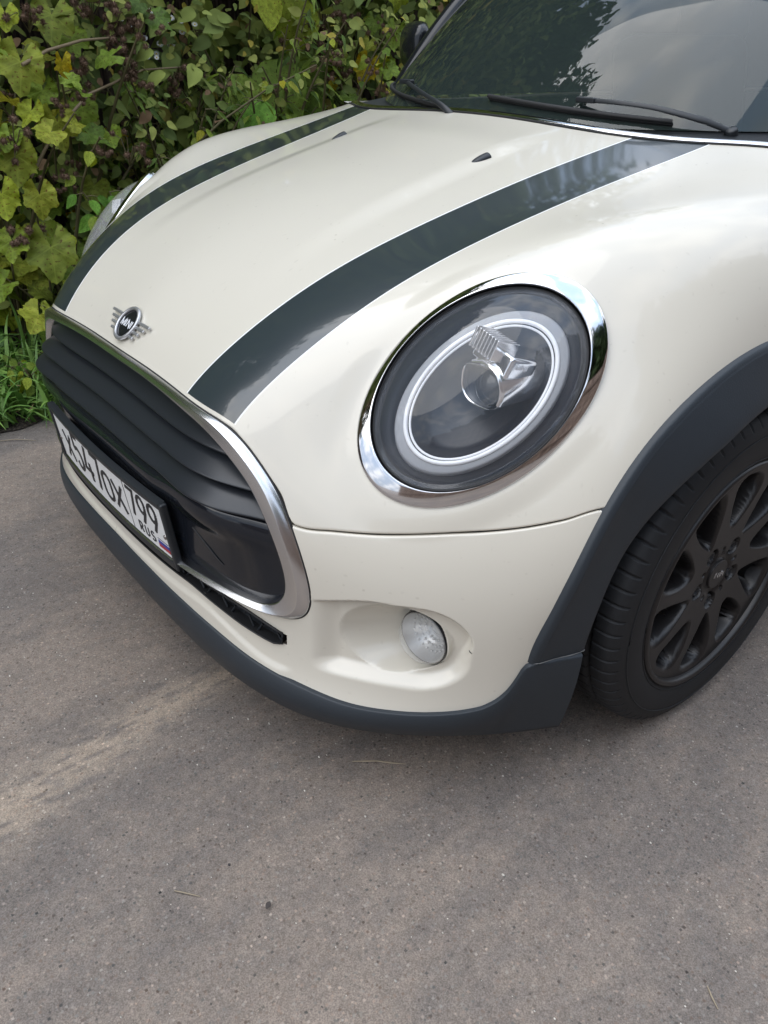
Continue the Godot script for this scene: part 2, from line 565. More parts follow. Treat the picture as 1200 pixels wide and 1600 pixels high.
func fog_dent(p: Vector3) -> Vector3:
	# a shallow recess with a sharp ledge above, and in it the funnel of the fog lamp
	var top := 0.372 + 0.020 * smoothstep(0.53, 0.63, p.x)
	var bot := 0.240
	var cy := (top + bot) * 0.5
	var q := Vector2(absf(p.x - 0.615) - (0.125 - 0.062), absf(p.y - cy) - ((top - bot) * 0.5 - 0.062))
	var sd := Vector2(maxf(q.x, 0), maxf(q.y, 0)).length() + minf(maxf(q.x, q.y), 0) - 0.062
	var up := smoothstep(0.28, 0.36, p.y)
	var wid := lerpf(0.024, 0.0055, up)
	var w := 1.0 - smoothstep(-wid, 0.0, sd)
	w *= smoothstep(0.538, 0.580, p.x)
	var e0 := Vector2((p.x - 0.645) / 0.070, (p.y - 0.318) / 0.060).length()
	var e1 := Vector2(p.x - 0.661, p.y - 0.316).length() / 0.0470
	var base := p
	p += Vector3(-0.42, 0.0, -0.9) * (0.020 * w)
	if e0 < 1.0:
		var f := 1.0
		if e1 > 1.0:
			f = (1.0 - e0) / ((1.0 - e0) + (e1 - 1.0) * 0.9)
		f = f * (2.0 - f) * 0.55 + f * 0.45
		var tz := 0.528
		p.z = lerpf(p.z, tz, f)
		p.x = lerpf(p.x, base.x, f)
	return p

# the lower edge of the bonnet, and the upper edge of the black lip, as v over u
const VH_U := [0.0, 0.2, 0.37, 0.4125, 0.45, 0.4792, 0.51, 0.5333, 0.5542, 0.5640, 0.6125, 0.681, 0.7625, 0.856, 0.919, 0.969, 1.0]
const VH_V := [0.559, 0.558, 0.5565, 0.559, 0.569, 0.582, 0.602, 0.622, 0.6575, 0.6583, 0.6510, 0.6415, 0.6275, 0.609, 0.586, 0.5475, 0.525]
const VL_U := [0.0, 0.133, 0.246, 0.346, 0.45, 0.5375, 0.65, 0.73, 0.81, 0.875, 0.904, 0.925, 0.938, 0.95, 0.965, 1.0]
const VL_V := [0.912, 0.915, 0.923, 0.937, 0.957, 0.967, 0.9755, 0.973, 0.966, 0.954, 0.938, 0.912, 0.88, 0.845, 0.838, 0.836]

# the radiator surround: pairs of (u, v) on its outer and inner edge
const RING_O := [Vector2(0, .5575), Vector2(.14, .5567), Vector2(.2875, .5555), Vector2(.37, .5545), Vector2(.4125, .5567), Vector2(.45, .567), Vector2(.4792, .58), Vector2(.51, .60), Vector2(.5333, .62), Vector2(.5542, .66), Vector2(.5645, .7133), Vector2(.5667, .76), Vector2(.5625, .79), Vector2(.5542, .815), Vector2(.5375, .836), Vector2(.5, .848), Vector2(.4542, .849), Vector2(.3958, .847), Vector2(.2, .845), Vector2(0, .843)]
const RING_I := [Vector2(0, .5695), Vector2(.14, .5692), Vector2(.265, .568), Vector2(.335, .568), Vector2(.375, .572), Vector2(.412, .581), Vector2(.4458, .5933), Vector2(.473, .610), Vector2(.490, .624), Vector2(.5125, .6567), Vector2(.525, .7067), Vector2(.526, .75), Vector2(.521, .778), Vector2(.512, .80), Vector2(.4958, .82), Vector2(.470, .831), Vector2(.4458, .8345), Vector2(.3958, .8365), Vector2(.2, .839), Vector2(0, .840)]

func spline2(A: Array, sub: int) -> PackedVector2Array:
	# Catmull-Rom through a half outline that is mirrored at both ends
	var n := A.size()
	var out := PackedVector2Array()
	for i in n - 1:
		var a: Vector2 = A[i - 1] if i > 0 else Vector2(-A[1].x, A[1].y)
		var d: Vector2 = A[i + 2] if i < n - 2 else Vector2(-A[n - 2].x, A[n - 2].y)
		for k in sub:
			out.append(catmull(a, A[i], A[i + 1], d, float(k) / sub))
	out.append(A[n - 1])
	for it in 10 * sub:
		var prev := out.duplicate()
		for i in range(1, out.size() - 1):
			out[i] = prev[i] * 0.5 + (prev[i - 1] + prev[i + 1]) * 0.25
		out[0].y = prev[0].y * 0.5 + prev[1].y * 0.5
		out[out.size() - 1].y = prev[out.size() - 1].y * 0.5 + prev[out.size() - 2].y * 0.5
	return out

func mir(p: Vector3, m: float) -> Vector3:
	return Vector3(p.x * m, p.y, p.z)

func mirrored(P: PackedVector3Array, m: float) -> PackedVector3Array:
	if m > 0:
		return P
	var Q := P.duplicate()
	for i in Q.size():
		Q[i].x = -Q[i].x
	return Q

func roll_edge(P: PackedVector3Array, nr: int, nc: int, r: float, at_end: bool, skirt: float) -> PackedVector3Array:
	# rounds a sheet's last (or first) rows inwards and adds a return flange
	var Q := P.duplicate()
	var rows := range(nr - 1, maxi(nr - 16, 0), -1) if at_end else range(0, mini(16, nr - 1))
	var last := nr - 1 if at_end else 0
	var nx := PackedVector3Array()
	nx.resize(nc)
	for j in nc:
		var ja := maxi(j - 1, 0)
		var jb := mini(j + 1, nc - 1)
		var i2: int = rows[6]
		var n := (P[i2 * nc + jb] - P[i2 * nc + ja]).cross(P[last * nc + j] - P[i2 * nc + j]).normalized()
		if not at_end:
			n = -n
		nx[j] = n
		var d := 0.0
		var prev := P[last * nc + j]
		for i in rows:
			d += P[i * nc + j].distance_to(prev)
			prev = P[i * nc + j]
			if d >= r:
				break
			var x := r - d
			Q[i * nc + j] += n * (r - sqrt(r * r - x * x))
	# which way is in: the middle of the car
	var vote := 0.0
	for j in nc:
		vote += nx[j].dot(Vector3(0.0, 0.4, -0.4) - P[last * nc + j])
	if vote < 0.0:
		for j in nc:
			nx[j] = -nx[j]
		for i in rows:
			for j in nc:
				Q[i * nc + j] = 2.0 * P[i * nc + j] - Q[i * nc + j]
	var extra := PackedVector3Array()
	for k in [0.15, 1.0]:
		for j in nc:
			extra.append(Q[last * nc + j] + nx[j] * skirt * k)
	if at_end:
		Q.append_array(extra)
		return Q
	var flip := PackedVector3Array()
	flip.append_array(extra.slice(nc, 2 * nc))
	flip.append_array(extra.slice(0, nc))
	flip.append_array(Q)
	return flip

func sub_cols(P: PackedVector3Array, nr: int, nc: int, a: int, b: int) -> PackedVector3Array:
	var Q := PackedVector3Array()
	for i in nr:
		Q.append_array(P.slice(i * nc + a, i * nc + b + 1))
	return Q

func build_car() -> void:
	var car := thing("parked_car", "cream white hatchback with two black bonnet stripes and black wheels, parked beside the hedge", "car")
	build_bonnet(car)
	build_bumper(car)
	build_grille(car)
	build_plate(car)
	for m in [1.0, -1.0]:
		build_headlamp(car, m)
		build_fog_lamp(car, m)
		build_arch(car, m, 0.0)
		build_arch(car, m, -2.495)
	build_wheels(car)
	build_cabin(car)
	build_badge(car)

func build_bonnet(car: Node3D) -> void:
	var us := PackedFloat32Array()
	var pin := 0.0016
	for k in 61:
		us.append((0.28 - pin) * k / 60.0)
	var c1 := us.size() - 1
	us.append(0.28 + pin)
	for k in range(1, 23):
		us.append(0.28 + pin + (0.14 - 2 * pin) * k / 22.0)
	var c2 := us.size() - 1
	us.append(0.42 + pin)
	for k in range(1, 131):
		us.append(0.42 + pin + (0.58 - pin) * k / 130.0)
	var ts := PackedFloat32Array()
	for k in [0.0, 0.0006, 0.0012, 0.002, 0.003, 0.0042]:
		ts.append(k)
	for k in range(1, 211):
		ts.append(0.0042 + (0.9895 - 0.0042) * k / 210.0)
	var cut_row := ts.size() - 1
	for k in [0.992, 0.994, 0.9955, 0.9967, 0.9977, 0.9985, 0.9991, 0.9996, 1.0]:
		ts.append(k)
	var nc := us.size()
	var nr := ts.size()
	var P := PackedVector3Array()
	P.resize(nr * nc)
	for j in nc:
		var vh := lerp_table(VH_U, VH_V, us[j]) - 0.0009
		for i in nr:
			P[i * nc + j] = body(us[j], ts[i] * vh)
	P = roll_edge(P, nr, nc, 0.0035, true, 0.02)
	nr += 2
	P = roll_edge(P, nr, nc, 0.004, false, 0.012)
	nr += 2
	cut_row += 2
	var keep := PackedByteArray()
	keep.resize(nr * nc)
	keep.fill(1)
	for i in nr:
		for j in nc:
			var p := P[i * nc + j]
			if rho(p) < 0.965 and absf((p - HC).dot(HN)) < 0.1 or (p.x > 0.7 and Vector2(p.y - 0.303, p.z).length() < 0.424):
				keep[i * nc + j] = 0
	var mb := MB.new()
	var pins := []
	var stripes := [MB.new(), MB.new()]
	for m in [1.0, -1.0]:
		for seg in [[0, c1], [c2 + 1, nc - 1]]:
			var K := PackedByteArray()
			for i in nr:
				K.append_array(keep.slice(i * nc + seg[0], i * nc + seg[1] + 1))
			mb.sheet(mirrored(sub_cols(P, nr, nc, seg[0], seg[1]), m), nr, seg[1] - seg[0] + 1, Vector3(0, 0.3, 0), false, K)
		# below the end of each stripe the paint shows again
		mb.sheet(mirrored(sub_cols(P.slice(cut_row * nc), nr - cut_row, nc, c1, c2 + 1), m), nr - cut_row, c2 - c1 + 2, Vector3(0, 0.3, 0))
		mb.sheet(mirrored(sub_cols(P.slice(0, 4 * nc), 4, nc, c1, c2 + 1), m), 4, c2 - c1 + 2, Vector3(0, 0.3, 0))
		var Q := P.slice(3 * nc, (cut_row + 1) * nc)
		var sb: MB = stripes[0 if m > 0 else 1]
		sb.sheet(mirrored(sub_cols(Q, cut_row - 2, nc, c1 + 1, c2), m), cut_row - 2, c2 - c1, Vector3(0, 0.3, 0))
		for c in [c1, c2]:
			var pn := MB.new()
			pn.sheet(mirrored(sub_cols(Q, cut_row - 2, nc, c, c + 1), m), cut_row - 2, 2, Vector3(0, 0.3, 0))
			pins.append(pn)
	var bonnet := part("bonnet", mb, M.paint, car)
	for s in stripes:
		part("bonnet_stripe", s, M.stripe, bonnet)
	for pn in pins:
		part("pinstripe", pn, M.pinstripe, bonnet)
	# two washer jets
	for m in [1.0, -1.0]:
		var jet := MB.new()
		var c := body(0.160, 0.122)
		var n := SN(0.160, 0.122)
		var f := (S(0.16, 0.14) - S(0.16, 0.10)).normalized()
		var sd := n.cross(f).normalized()
		var J := PackedVector3Array()
		for i in 9:
			var t := i / 8.0
			var hw := 0.0105 * sin(acos(clampf(t, 0, 0.999)))
			for k in 9:
				var a := PI * k / 8.0
				J.append(mir(c + f * (-0.016 + 0.040 * t) + sd * cos(a) * hw + n * (sin(a) * 0.0075 * (1.0 - t * t * 0.9) - 0.001), m))
		jet.sheet(J, 9, 9, mir(c - n * 0.02, m))
		part("washer_jet", jet, M.satin_black, bonnet)

func build_bumper(car: Node3D) -> void:
	var us := PackedFloat32Array()
	for k in 81:
		us.append(0.55 * k / 80.0)
	for k in range(1, 151):
		us.append(0.55 + 0.45 * k / 150.0)
	var ts := PackedFloat32Array()
	for k in [0.0, 0.0012, 0.0025, 0.004, 0.006, 0.008, 0.010, 0.013, 0.016]:
		ts.append(k)
	for k in range(1, 131):
		ts.append(0.016 + 0.984 * k / 130.0)
	var nc := us.size()
	var nr := ts.size()
	var poly := PackedVector2Array()
	var o := spline2(RING_O, 6)
	var ii := spline2(RING_I, 6)
	for k in o.size():
		poly.append(o[k].lerp(ii[k], 0.5))
	poly.append(Vector2(-1, 0.83))
	poly.append(Vector2(-1, 0.56))
	var slit := slit_poly(0.0)
	var P := PackedVector3Array()
	P.resize(nr * nc)
	var keep := PackedByteArray()
	keep.resize(nr * nc)
	keep.fill(1)
	for j in nc:
		var u := us[j]
		var v0 := (lerp_table(VH_U, VH_V, u) if u > 0.5542 else 0.6575) + 0.0010
		var v1 := minf(lerp_table(VL_U, VL_V, u) + 0.014, 0.998)
		for i in nr:
			var v := lerpf(v0, v1, ts[i])
			var p := body(u, v)
			# the foot of the bumper stands out a little under the air slit
			p += Vector3(0.1, 0.0, 0.995) * (0.004 * smoothstep(0.896, 0.909, v - 0.05 * smoothstep(0.3, 0.5, u)) * (1.0 - smoothstep(0.50, 0.53, u)))
			P[i * nc + j] = p
			if Geometry2D.is_point_in_polygon(Vector2(u, v), poly) or Geometry2D.is_point_in_polygon(Vector2(u, v), slit):
				keep[i * nc + j] = 0
			if Vector2(p.x - 0.661, p.y - 0.316).length() < 0.0430 and p.z > 0.3:
				keep[i * nc + j] = 0
			if p.x > 0.7 and Vector2(p.y - 0.303, p.z).length() < 0.424 and v < 0.83:
				keep[i * nc + j] = 0
	P = roll_edge(P, nr, nc, 0.004, true, 0.01)
	nr += 2
	P = roll_edge(P, nr, nc, 0.0045, false, 0.02)
	nr += 2
	var K := PackedByteArray()
	K.append_array(keep.slice(0, nc))
	K.append_array(keep.slice(0, nc))
	K.append_array(keep)
	K.append_array(keep.slice(keep.size() - nc))
	K.append_array(keep.slice(keep.size() - nc))
	var mb := MB.new()
	for m in [1.0, -1.0]:
		mb.sheet(mirrored(P, m), nr, nc, Vector3(0, 0.3, 0), false, K)
	var bumper := part("front_bumper", mb, M.paint, car)
	# a chip by the fog lamp's ledge
	var chip := MB.new()
	var cp := PackedVector3Array()
	for q in [Vector2(0.8420, 0.8215), Vector2(0.8455, 0.8222), Vector2(0.8490, 0.8218), Vector2(0.8515, 0.8226)]:
		cp.append(body(q.x, q.y) + SN(q.x, q.y) * 0.0002)
	chip.tube(cp, PackedFloat32Array([0.0003, 0.0011, 0.0008, 0.0003]), 5)
	part("paint_chip", chip, M.black, bumper)
	# black body behind the joints
	for m in [1.0, -1.0]:
		var back := MB.new()
		var line := PackedVector3Array()
		for k in 41:
			var u := 0.545 + 0.445 * k / 40.0
			var v := lerp_table(VH_U, VH_V, u)
			line.append(mir(S(u, v) - SN(u, v) * 0.021, m))
		back.tube(line, PackedFloat32Array([0.011]), 8)
		part("joint_seal", back, M.black, bumper)
	# the black lip along the foot
	var lus := PackedFloat32Array()
	for k in 161:
		lus.append(1.035 * k / 160.0)
	var lp := PackedVector3Array()
	var lnr := 34
	for i in lnr:
		var t := maxf(0.0, (i - 1.0)) / 26.0
		for u in lus:
			var v0 := lerp_table(VL_U, VL_V, u) + 0.001
			var tt := minf(t, 1.0)
			var n := SN(minf(u, 0.99), 0.95)
			n.y = 0
			n = n.normalized()
			var a := S(u, v0) + n * (0.0055 if i > 0 else -0.012)
			var b := S(u, 1.0) - n * (0.024 + 0.008 * smoothstep(0.5, 0.8, u))
			b.y = 0.130
			var p := a.lerp(b, tt)
			if i > 0:
				p += n * ((0.013 - 0.006 * smoothstep(0.8, 1.0, u)) * sin(PI * pow(tt, 0.85)))
			if i > 27:
				var k := (i - 27) / 6.0
				p += -n * (0.10 * k) + Vector3(0, -0.006 * sin(k * 2.6), 0)
			lp.append(p)
	var lip := MB.new()
	var full := PackedVector3Array()
	for i in lnr:
		var row := lp.slice(i * 161, (i + 1) * 161)
		var rowm := mirrored(row, -1.0)
		rowm.reverse()
		full.append_array(rowm.slice(0, 160))
		full.append_array(row)
	lip.sheet(full, lnr, 321, Vector3(0, 0.3, 0))
	# return faces at the wheel
	for m in [1.0, -1.0]:
		var ret := PackedVector3Array()
		for i in lnr:
			ret.append(mir(lp[i * 161 + 160], m))
		for i in lnr:
			ret.append(mir(lp[i * 161 + 160] + Vector3(-0.07, 0, 0.012), m))
		lip.sheet(ret, 2, lnr, Vector3(0, 0.3, 1000))
	part("bumper_lip", lip, M.plastic, car)
	# the air slit
	var frame := MB.new()
	var uv := slit_poly(0.0)
	var pts := PackedVector3Array()
	for q in uv:
		var s := signf(q.x) if q.x != 0 else 1.0
		pts.append(mir(S(absf(q.x), q.y) + SN(absf(q.x), q.y) * 0.0035, s))
	pts.append(pts[0])
	frame.tube(pts, PackedFloat32Array([0.0016]), 6, true)
	var inner := PackedVector3Array()
	for q in uv:
		var s := signf(q.x) if q.x != 0 else 1.0
		inner.append(mir(S(absf(q.x), q.y) + SN(absf(q.x), q.y) * 0.003, s))
	inner.append(inner[0])
	for k in range(uv.size() + 1):
		var q: Vector2 = uv[k % uv.size()]
		var s := signf(q.x) if q.x != 0 else 1.0
		inner.append(mir(S(absf(q.x), q.y) - SN(absf(q.x), q.y) * 0.02, s))
	frame.sheet(inner, 2, uv.size() + 1, Vector3(0, 0.3, 1000))
	var slit_node := part("air_slit", frame, M.black, bumper)
	var floor_ := MB.new()
	var fl := PackedVector3Array()
	for k in 61:
		var u := -0.5 + k / 60.0
		for r in 2:
			var v: float = slit_v(absf(u))[r]
			fl.append(mir(S(absf(u), v) - SN(absf(u), v) * 0.018, 1.0 if u >= 0 else -1.0))
	floor_.sheet(fl, 61, 2, Vector3(0, 0.3, 0))
	# honeycomb bars
	for k in 34:
		var u := -0.485 + 0.97 * k / 33.0
		var vv := slit_v(absf(u))
		for h in 2:
			var va: float = lerpf(vv[0], vv[1], 0.5 * h)
			var vb: float = lerpf(vv[0], vv[1], 0.5 * h + 0.5)
			var ub := u + 0.010 * (1 if (k + h) % 2 == 0 else -1)
			var s := 1.0 if u >= 0 else -1.0
			floor_.tube(PackedVector3Array([mir(S(absf(u), va) - SN(absf(u), va) * 0.007, s), mir(S(absf(ub), vb) - SN(absf(ub), vb) * 0.007, s)]), PackedFloat32Array([0.0022]), 5)
	part("slit_mesh", floor_, M.satin_black, bumper)

func slit_v(u: float) -> Array:
	var a := lerp_table([0.0, 0.28, 0.34, 0.425, 0.47, 0.502], [0.852, 0.851, 0.8525, 0.861, 0.871, 0.8795], u)
	var b := lerp_table([0.0, 0.28, 0.36, 0.433, 0.4875, 0.502], [0.872, 0.874, 0.887, 0.9015, 0.9075, 0.901], u)
	return [a, b]

func slit_poly(_grow: float) -> PackedVector2Array:
	var top_ := PackedVector2Array()
	var bot := PackedVector2Array()
	for k in 61:
		var u := -0.502 + 1.004 * k / 60.0
		var v := slit_v(absf(u))
		top_.append(Vector2(u, v[0]))
		bot.append(Vector2(u, v[1]))
	bot.reverse()
	top_.append_array(bot)
	return top_

func grille_bulge(u: float, v: float) -> float:
	var out := 0.003 + 0.015 * smoothstep(0.24, 0.39, u) - 0.025 * smoothstep(0.405, 0.53, u)
	out += 0.009 * (1.0 - smoothstep(0.20, 0.36, u)) * smoothstep(0.655, 0.695, v)
	return lerpf(-0.013, out, smoothstep(0.585, 0.675, v))

func build_grille(car: Node3D) -> void:
	var o := spline2(RING_O, 8)
	var ii := spline2(RING_I, 8)
	var n := o.size()
	var outer_f := [Vector2(-0.04, -0.010), Vector2(0.0, 0.0005), Vector2(0.05, 0.0035), Vector2(0.20, 0.0075), Vector2(0.34, 0.0100), Vector2(0.38, 0.0103)]
	var inner_f := [Vector2(0.38, 0.0103), Vector2(0.43, 0.0101), Vector2(0.7, 0.0070), Vector2(0.92, 0.0046), Vector2(0.985, 0.0030), Vector2(1.0, 0.0), Vector2(1.0, -0.010), Vector2(1.0, -0.035)]
	var ring := MB.new()
	for prof in [outer_f, inner_f]:
		var P := PackedVector3Array()
		for q in prof:
			for side in 2:
				for kk in (n if side == 0 else n - 1):
					var k: int = kk if side == 0 else n - 1 - kk - 1
					var m := 1.0 if side == 0 else -1.0
					var uo := o[k]
					var ui := ii[k]
					var a := S(absf(uo.x), uo.y)
					var b := S(absf(ui.x), ui.y)
					var nn := SN(absf(ui.x), ui.y)
					P.append(mir(a.lerp(b, q.x) + nn * q.y, m))
		ring.sheet(P, prof.size(), 2 * n - 1, Vector3(0, 0.45, 0.3))
	var sur := part("grille_surround", ring, M.worn_chrome, car)
	# dark groove round the surround
	var groove := MB.new()
	var gp := PackedVector3Array()
	for side in 2:
		for kk in (n if side == 0 else n - 1):
			var k: int = kk if side == 0 else n - 1 - kk - 1
			var p := body(absf(o[k].x), o[k].y) - SN(absf(o[k].x), o[k].y) * 0.0012
			gp.append(mir(p, 1.0 if side == 0 else -1.0))
	groove.tube(gp, PackedFloat32Array([0.0024]), 6, true)
	part("surround_seal", groove, M.black, sur)
	# behind the slats
	var back := MB.new()
	var bp := PackedVector3Array()
	for k in 41:
		var u := -0.56 + 1.12 * k / 40.0
		for v in [0.55, 0.6, 0.65, 0.7, 0.86]:
			bp.append(mir(S(absf(u), v) - SN(absf(u), v) * 0.075, 1.0 if u >= 0 else -1.0))
	back.sheet(bp, 41, 5, Vector3(0, 0.3, 0))
	part("grille_backing", back, M.black, car)
	# three louvres like overlapping shingles: (v of the front edge at the middle and at the end, how far they reach)
	var slat_v := [[0.6000, 0.5905, 0.452], [0.6370, 0.6260, 0.508], [0.6730, 0.6650, 0.534]]
	for sv in slat_v:
		var mb := MB.new()
		var P := PackedVector3Array()
		var prof := [Vector2(-0.048, -0.034), Vector2(-0.040, -0.024), Vector2(-0.030, -0.0165), Vector2(-0.020, -0.0105), Vector2(-0.012, -0.0058), Vector2(-0.005, -0.0018), Vector2(-0.0015, 0.0), Vector2(0.0008, 0.0003), Vector2(0.0024, -0.0008), Vector2(0.0034, -0.0035), Vector2(0.0038, -0.009), Vector2(0.0036, -0.034)]
		for q in prof:
			for k in 97:
				var t := -1.0 + 2.0 * k / 96.0
				var u := absf(t) * float(sv[2])
				var v: float = lerpf(sv[0], sv[1], t * t) + q.x * (1.0 - 0.15 * t * t)
				P.append(mir(S(u, v) + SN(u, v) * (q.y + grille_bulge(u, v)), 1.0 if t >= 0 else -1.0))
		mb.sheet(P, prof.size(), 97, Vector3(0, 0.5, 0.2))
		part("grille_slat", mb, M.slat, car)
	# the blanked lower panel
	var pan := MB.new()
	var PP := PackedVector3Array()
	var pv := [[0.668, -0.022, 1.0], [0.674, -0.0125, 1.0], [0.680, -0.0085, 1.0], [0.688, -0.0065, 1.0], [0.698, -0.0055, 1.0], [0.706, -0.0052, 0.97], [0.713, -0.0058, 0.92], [0.720, -0.0068, 0.82], [0.730, -0.0085, 0.65], [0.742, -0.0095, 0.52], [0.77, -0.0100, 0.42], [0.80, -0.0100, 0.38], [0.825, -0.0105, 0.35], [0.843, -0.013, 0.2]]
	for q in pv:
		for k in 97:
			var t := -1.0 + 2.0 * k / 96.0
			var u := absf(t) * 0.558
			PP.append(mir(S(u, q[0]) + SN(u, q[0]) * (float(q[1]) + grille_bulge(u, q[0]) * float(q[2])), 1.0 if t >= 0 else -1.0))
	pan.sheet(PP, pv.size(), 97, Vector3(0, 0.5, 0.2))
	var panel := part("grille_panel", pan, M.panel, car)
	for m in [1.0, -1.0]:
		var slot := MB.new()
		var line := PackedVector3Array()
		for k in 7:
			var q := Vector2(0.325, 0.752).lerp(Vector2(0.388, 0.795), k / 6.0)
			line.append(mir(S(q.x, q.y) - SN(q.x, q.y) * (0.0100 - grille_bulge(q.x, q.y) * 0.46), m))
		slot.tube(line, PackedFloat32Array([0.0022, 0.002, 0.0018, 0.0016, 0.0014, 0.0011, 0.0008]), 6)
		part("panel_slot", slot, M.black, panel)

# ---- flat stroke lettering: polylines on a grid 1 high, laid as thin raised bars
func glyph(ch: String) -> Array:
	var arc := func(cx: float, cy: float, rx: float, ry: float, a0: float, a1: float) -> Array:
		var L := []
		for k in 13:
			var a := deg_to_rad(lerpf(a0, a1, k / 12.0))
			L.append(Vector2(cx + cos(a) * rx, cy + sin(a) * ry))
		return L
	match ch:
		"X": return [[Vector2(0, 0), Vector2(0.62, 1)], [Vector2(0, 1), Vector2(0.62, 0)]]
		"5": return [[Vector2(0.5, 1), Vector2(0.08, 1), Vector2(0.04, 0.56)], [Vector2(0.04, 0.56)] + arc.call(0.27, 0.32, 0.28, 0.32, 125, -150)]
		"4": return [[Vector2(0.34, 1), Vector2(0.0, 0.28), Vector2(0.6, 0.28)], [Vector2(0.42, 0.55), Vector2(0.42, 0)]]
		"7": return [[Vector2(0, 1), Vector2(0.56, 1), Vector2(0.2, 0)]]
		"O": return [arc.call(0.3, 0.7, 0.3, 0.3, 0, 180) + arc.call(0.3, 0.3, 0.3, 0.3, 180, 360) + [Vector2(0.6, 0.7)]]
		"9": return [arc.call(0.28, 0.69, 0.28, 0.31, 0, 360), [Vector2(0.56, 0.69), Vector2(0.5, 0.45), Vector2(0.22, 0)]]
		"R": return [[Vector2(0, 0), Vector2(0, 1), Vector2(0.3, 1)] + arc.call(0.3, 0.74, 0.26, 0.26, 90, -90) + [Vector2(0, 0.48)], [Vector2(0.25, 0.48), Vector2(0.56, 0)]]
		"U": return [[Vector2(0, 1), Vector2(0, 0.3)] + arc.call(0.28, 0.28, 0.28, 0.28, 180, 360) + [Vector2(0.56, 1)]]
		"S": return [arc.call(0.28, 0.74, 0.26, 0.26, 30, 270) + arc.call(0.28, 0.25, 0.28, 0.25, 90, -150)]
		"M": return [[Vector2(0, 0), Vector2(0, 1), Vector2(0.36, 0.1), Vector2(0.72, 1), Vector2(0.72, 0)]]
		"I": return [[Vector2(0.0, 0), Vector2(0.0, 1)]]
		"N": return [[Vector2(0, 0), Vector2(0, 1), Vector2(0.56, 0), Vector2(0.56, 1)]]
	return []

func letter(mb: MB, ch: String, xf: Transform3D, h: float, w: float, stroke: float, thick := 0.0012) -> void:
	var lift := 0.0
	for line in glyph(ch):
		var pts: Array = line
		var L := PackedVector2Array()
		for p in pts:
			var q := Vector2(p.x * w / 0.6, p.y * h)
			if L.size() == 0 or L[L.size() - 1].distance_to(q) > 0.0004:
				L.append(q)
		var n := L.size()
		var lf := PackedVector2Array()
		var rg := PackedVector2Array()
		for i in n:
			var a := (L[i] - L[i - 1]).normalized() if i > 0 else (L[1] - L[0]).normalized()
			var b := (L[i + 1] - L[i]).normalized() if i < n - 1 else a
			if i == 0:
				a = b
			var t := (a + b).normalized()
			var s := Vector2(-t.y, t.x)
			var k := minf(1.0 / maxf(s.dot(Vector2(-a.y, a.x)), 0.35), 2.2)
			lf.append(L[i] + s * stroke * 0.5 * k)
			rg.append(L[i] - s * stroke * 0.5 * k)
		var closed := L[0].distance_to(L[n - 1]) < 0.0005
		for i in n - 1:
			var quad := PackedVector2Array([lf[i], lf[i + 1], rg[i + 1], rg[i]])
			var z := thick + lift
			var c := [Vector3(lf[i].x, lf[i].y, z), Vector3(lf[i + 1].x, lf[i + 1].y, z), Vector3(rg[i + 1].x, rg[i + 1].y, z), Vector3(rg[i].x, rg[i].y, z)]
			var up := (xf.basis * Vector3(0, 0, 1)).normalized()
			mb.tri_flat(xf * c[0], xf * c[1], xf * c[2], up)
			mb.tri_flat(xf * c[0], xf * c[2], xf * c[3], up)
			for e in [[0, 1], [2, 3]]:
				var a3: Vector3 = c[e[0]]
				var b3: Vector3 = c[e[1]]
				var sn := (xf.basis * (b3 - a3).cross(Vector3(0, 0, 1))).normalized() * -1.0
				var lo := Vector3(0, 0, -z - 0.0001)
				mb.tri_flat(xf * a3, xf * b3, xf * (b3 + lo), sn)
				mb.tri_flat(xf * a3, xf * (b3 + lo), xf * (a3 + lo), sn)
		lift += 0.00015

func bend(mb: MB, X: Transform3D) -> void:
	# the plate is bowed with the grille
	var inv := X.affine_inverse()
	var nz := X.basis.z
	for i in mb.V.size():
		var p := inv * mb.V[i]
		mb.V[i] += nz * (0.010 * (1.0 - p.x * p.x / 0.07))
		mb.N[i] = (mb.N[i] + X.basis.x * (mb.N[i].dot(nz) * 0.28 * p.x)).normalized()

func long_box(mb: MB, X: Transform3D, c: Vector3, size: Vector3, r: float) -> void:
	# a bar along x in short pieces' worth of columns, so that it can be bent
	var P := PackedVector3Array()
	var n := 33
	var h := size * 0.5
	var prof := [Vector2(-h.y, -h.z), Vector2(-h.y, h.z - r), Vector2(-h.y + r * 0.3, h.z - r * 0.3), Vector2(-h.y + r, h.z), Vector2(h.y - r, h.z), Vector2(h.y - r * 0.3, h.z - r * 0.3), Vector2(h.y, h.z - r), Vector2(h.y, -h.z)]
	for k in n:
		for q in prof:
			P.append(X * (c + Vector3(-h.x + size.x * k / (n - 1), q.x, q.y)))
	mb.sheet(P, n, prof.size(), X * (c - Vector3(0, 0, 1)))
	for e in [0, n - 1]:
		var Q := P.slice(e * prof.size(), (e + 1) * prof.size())
		for q in prof.size():
			Q.append(X * (c + Vector3(-h.x if e == 0 else h.x, 0, 0)))
		mb.sheet(Q, 2, prof.size(), X * c)

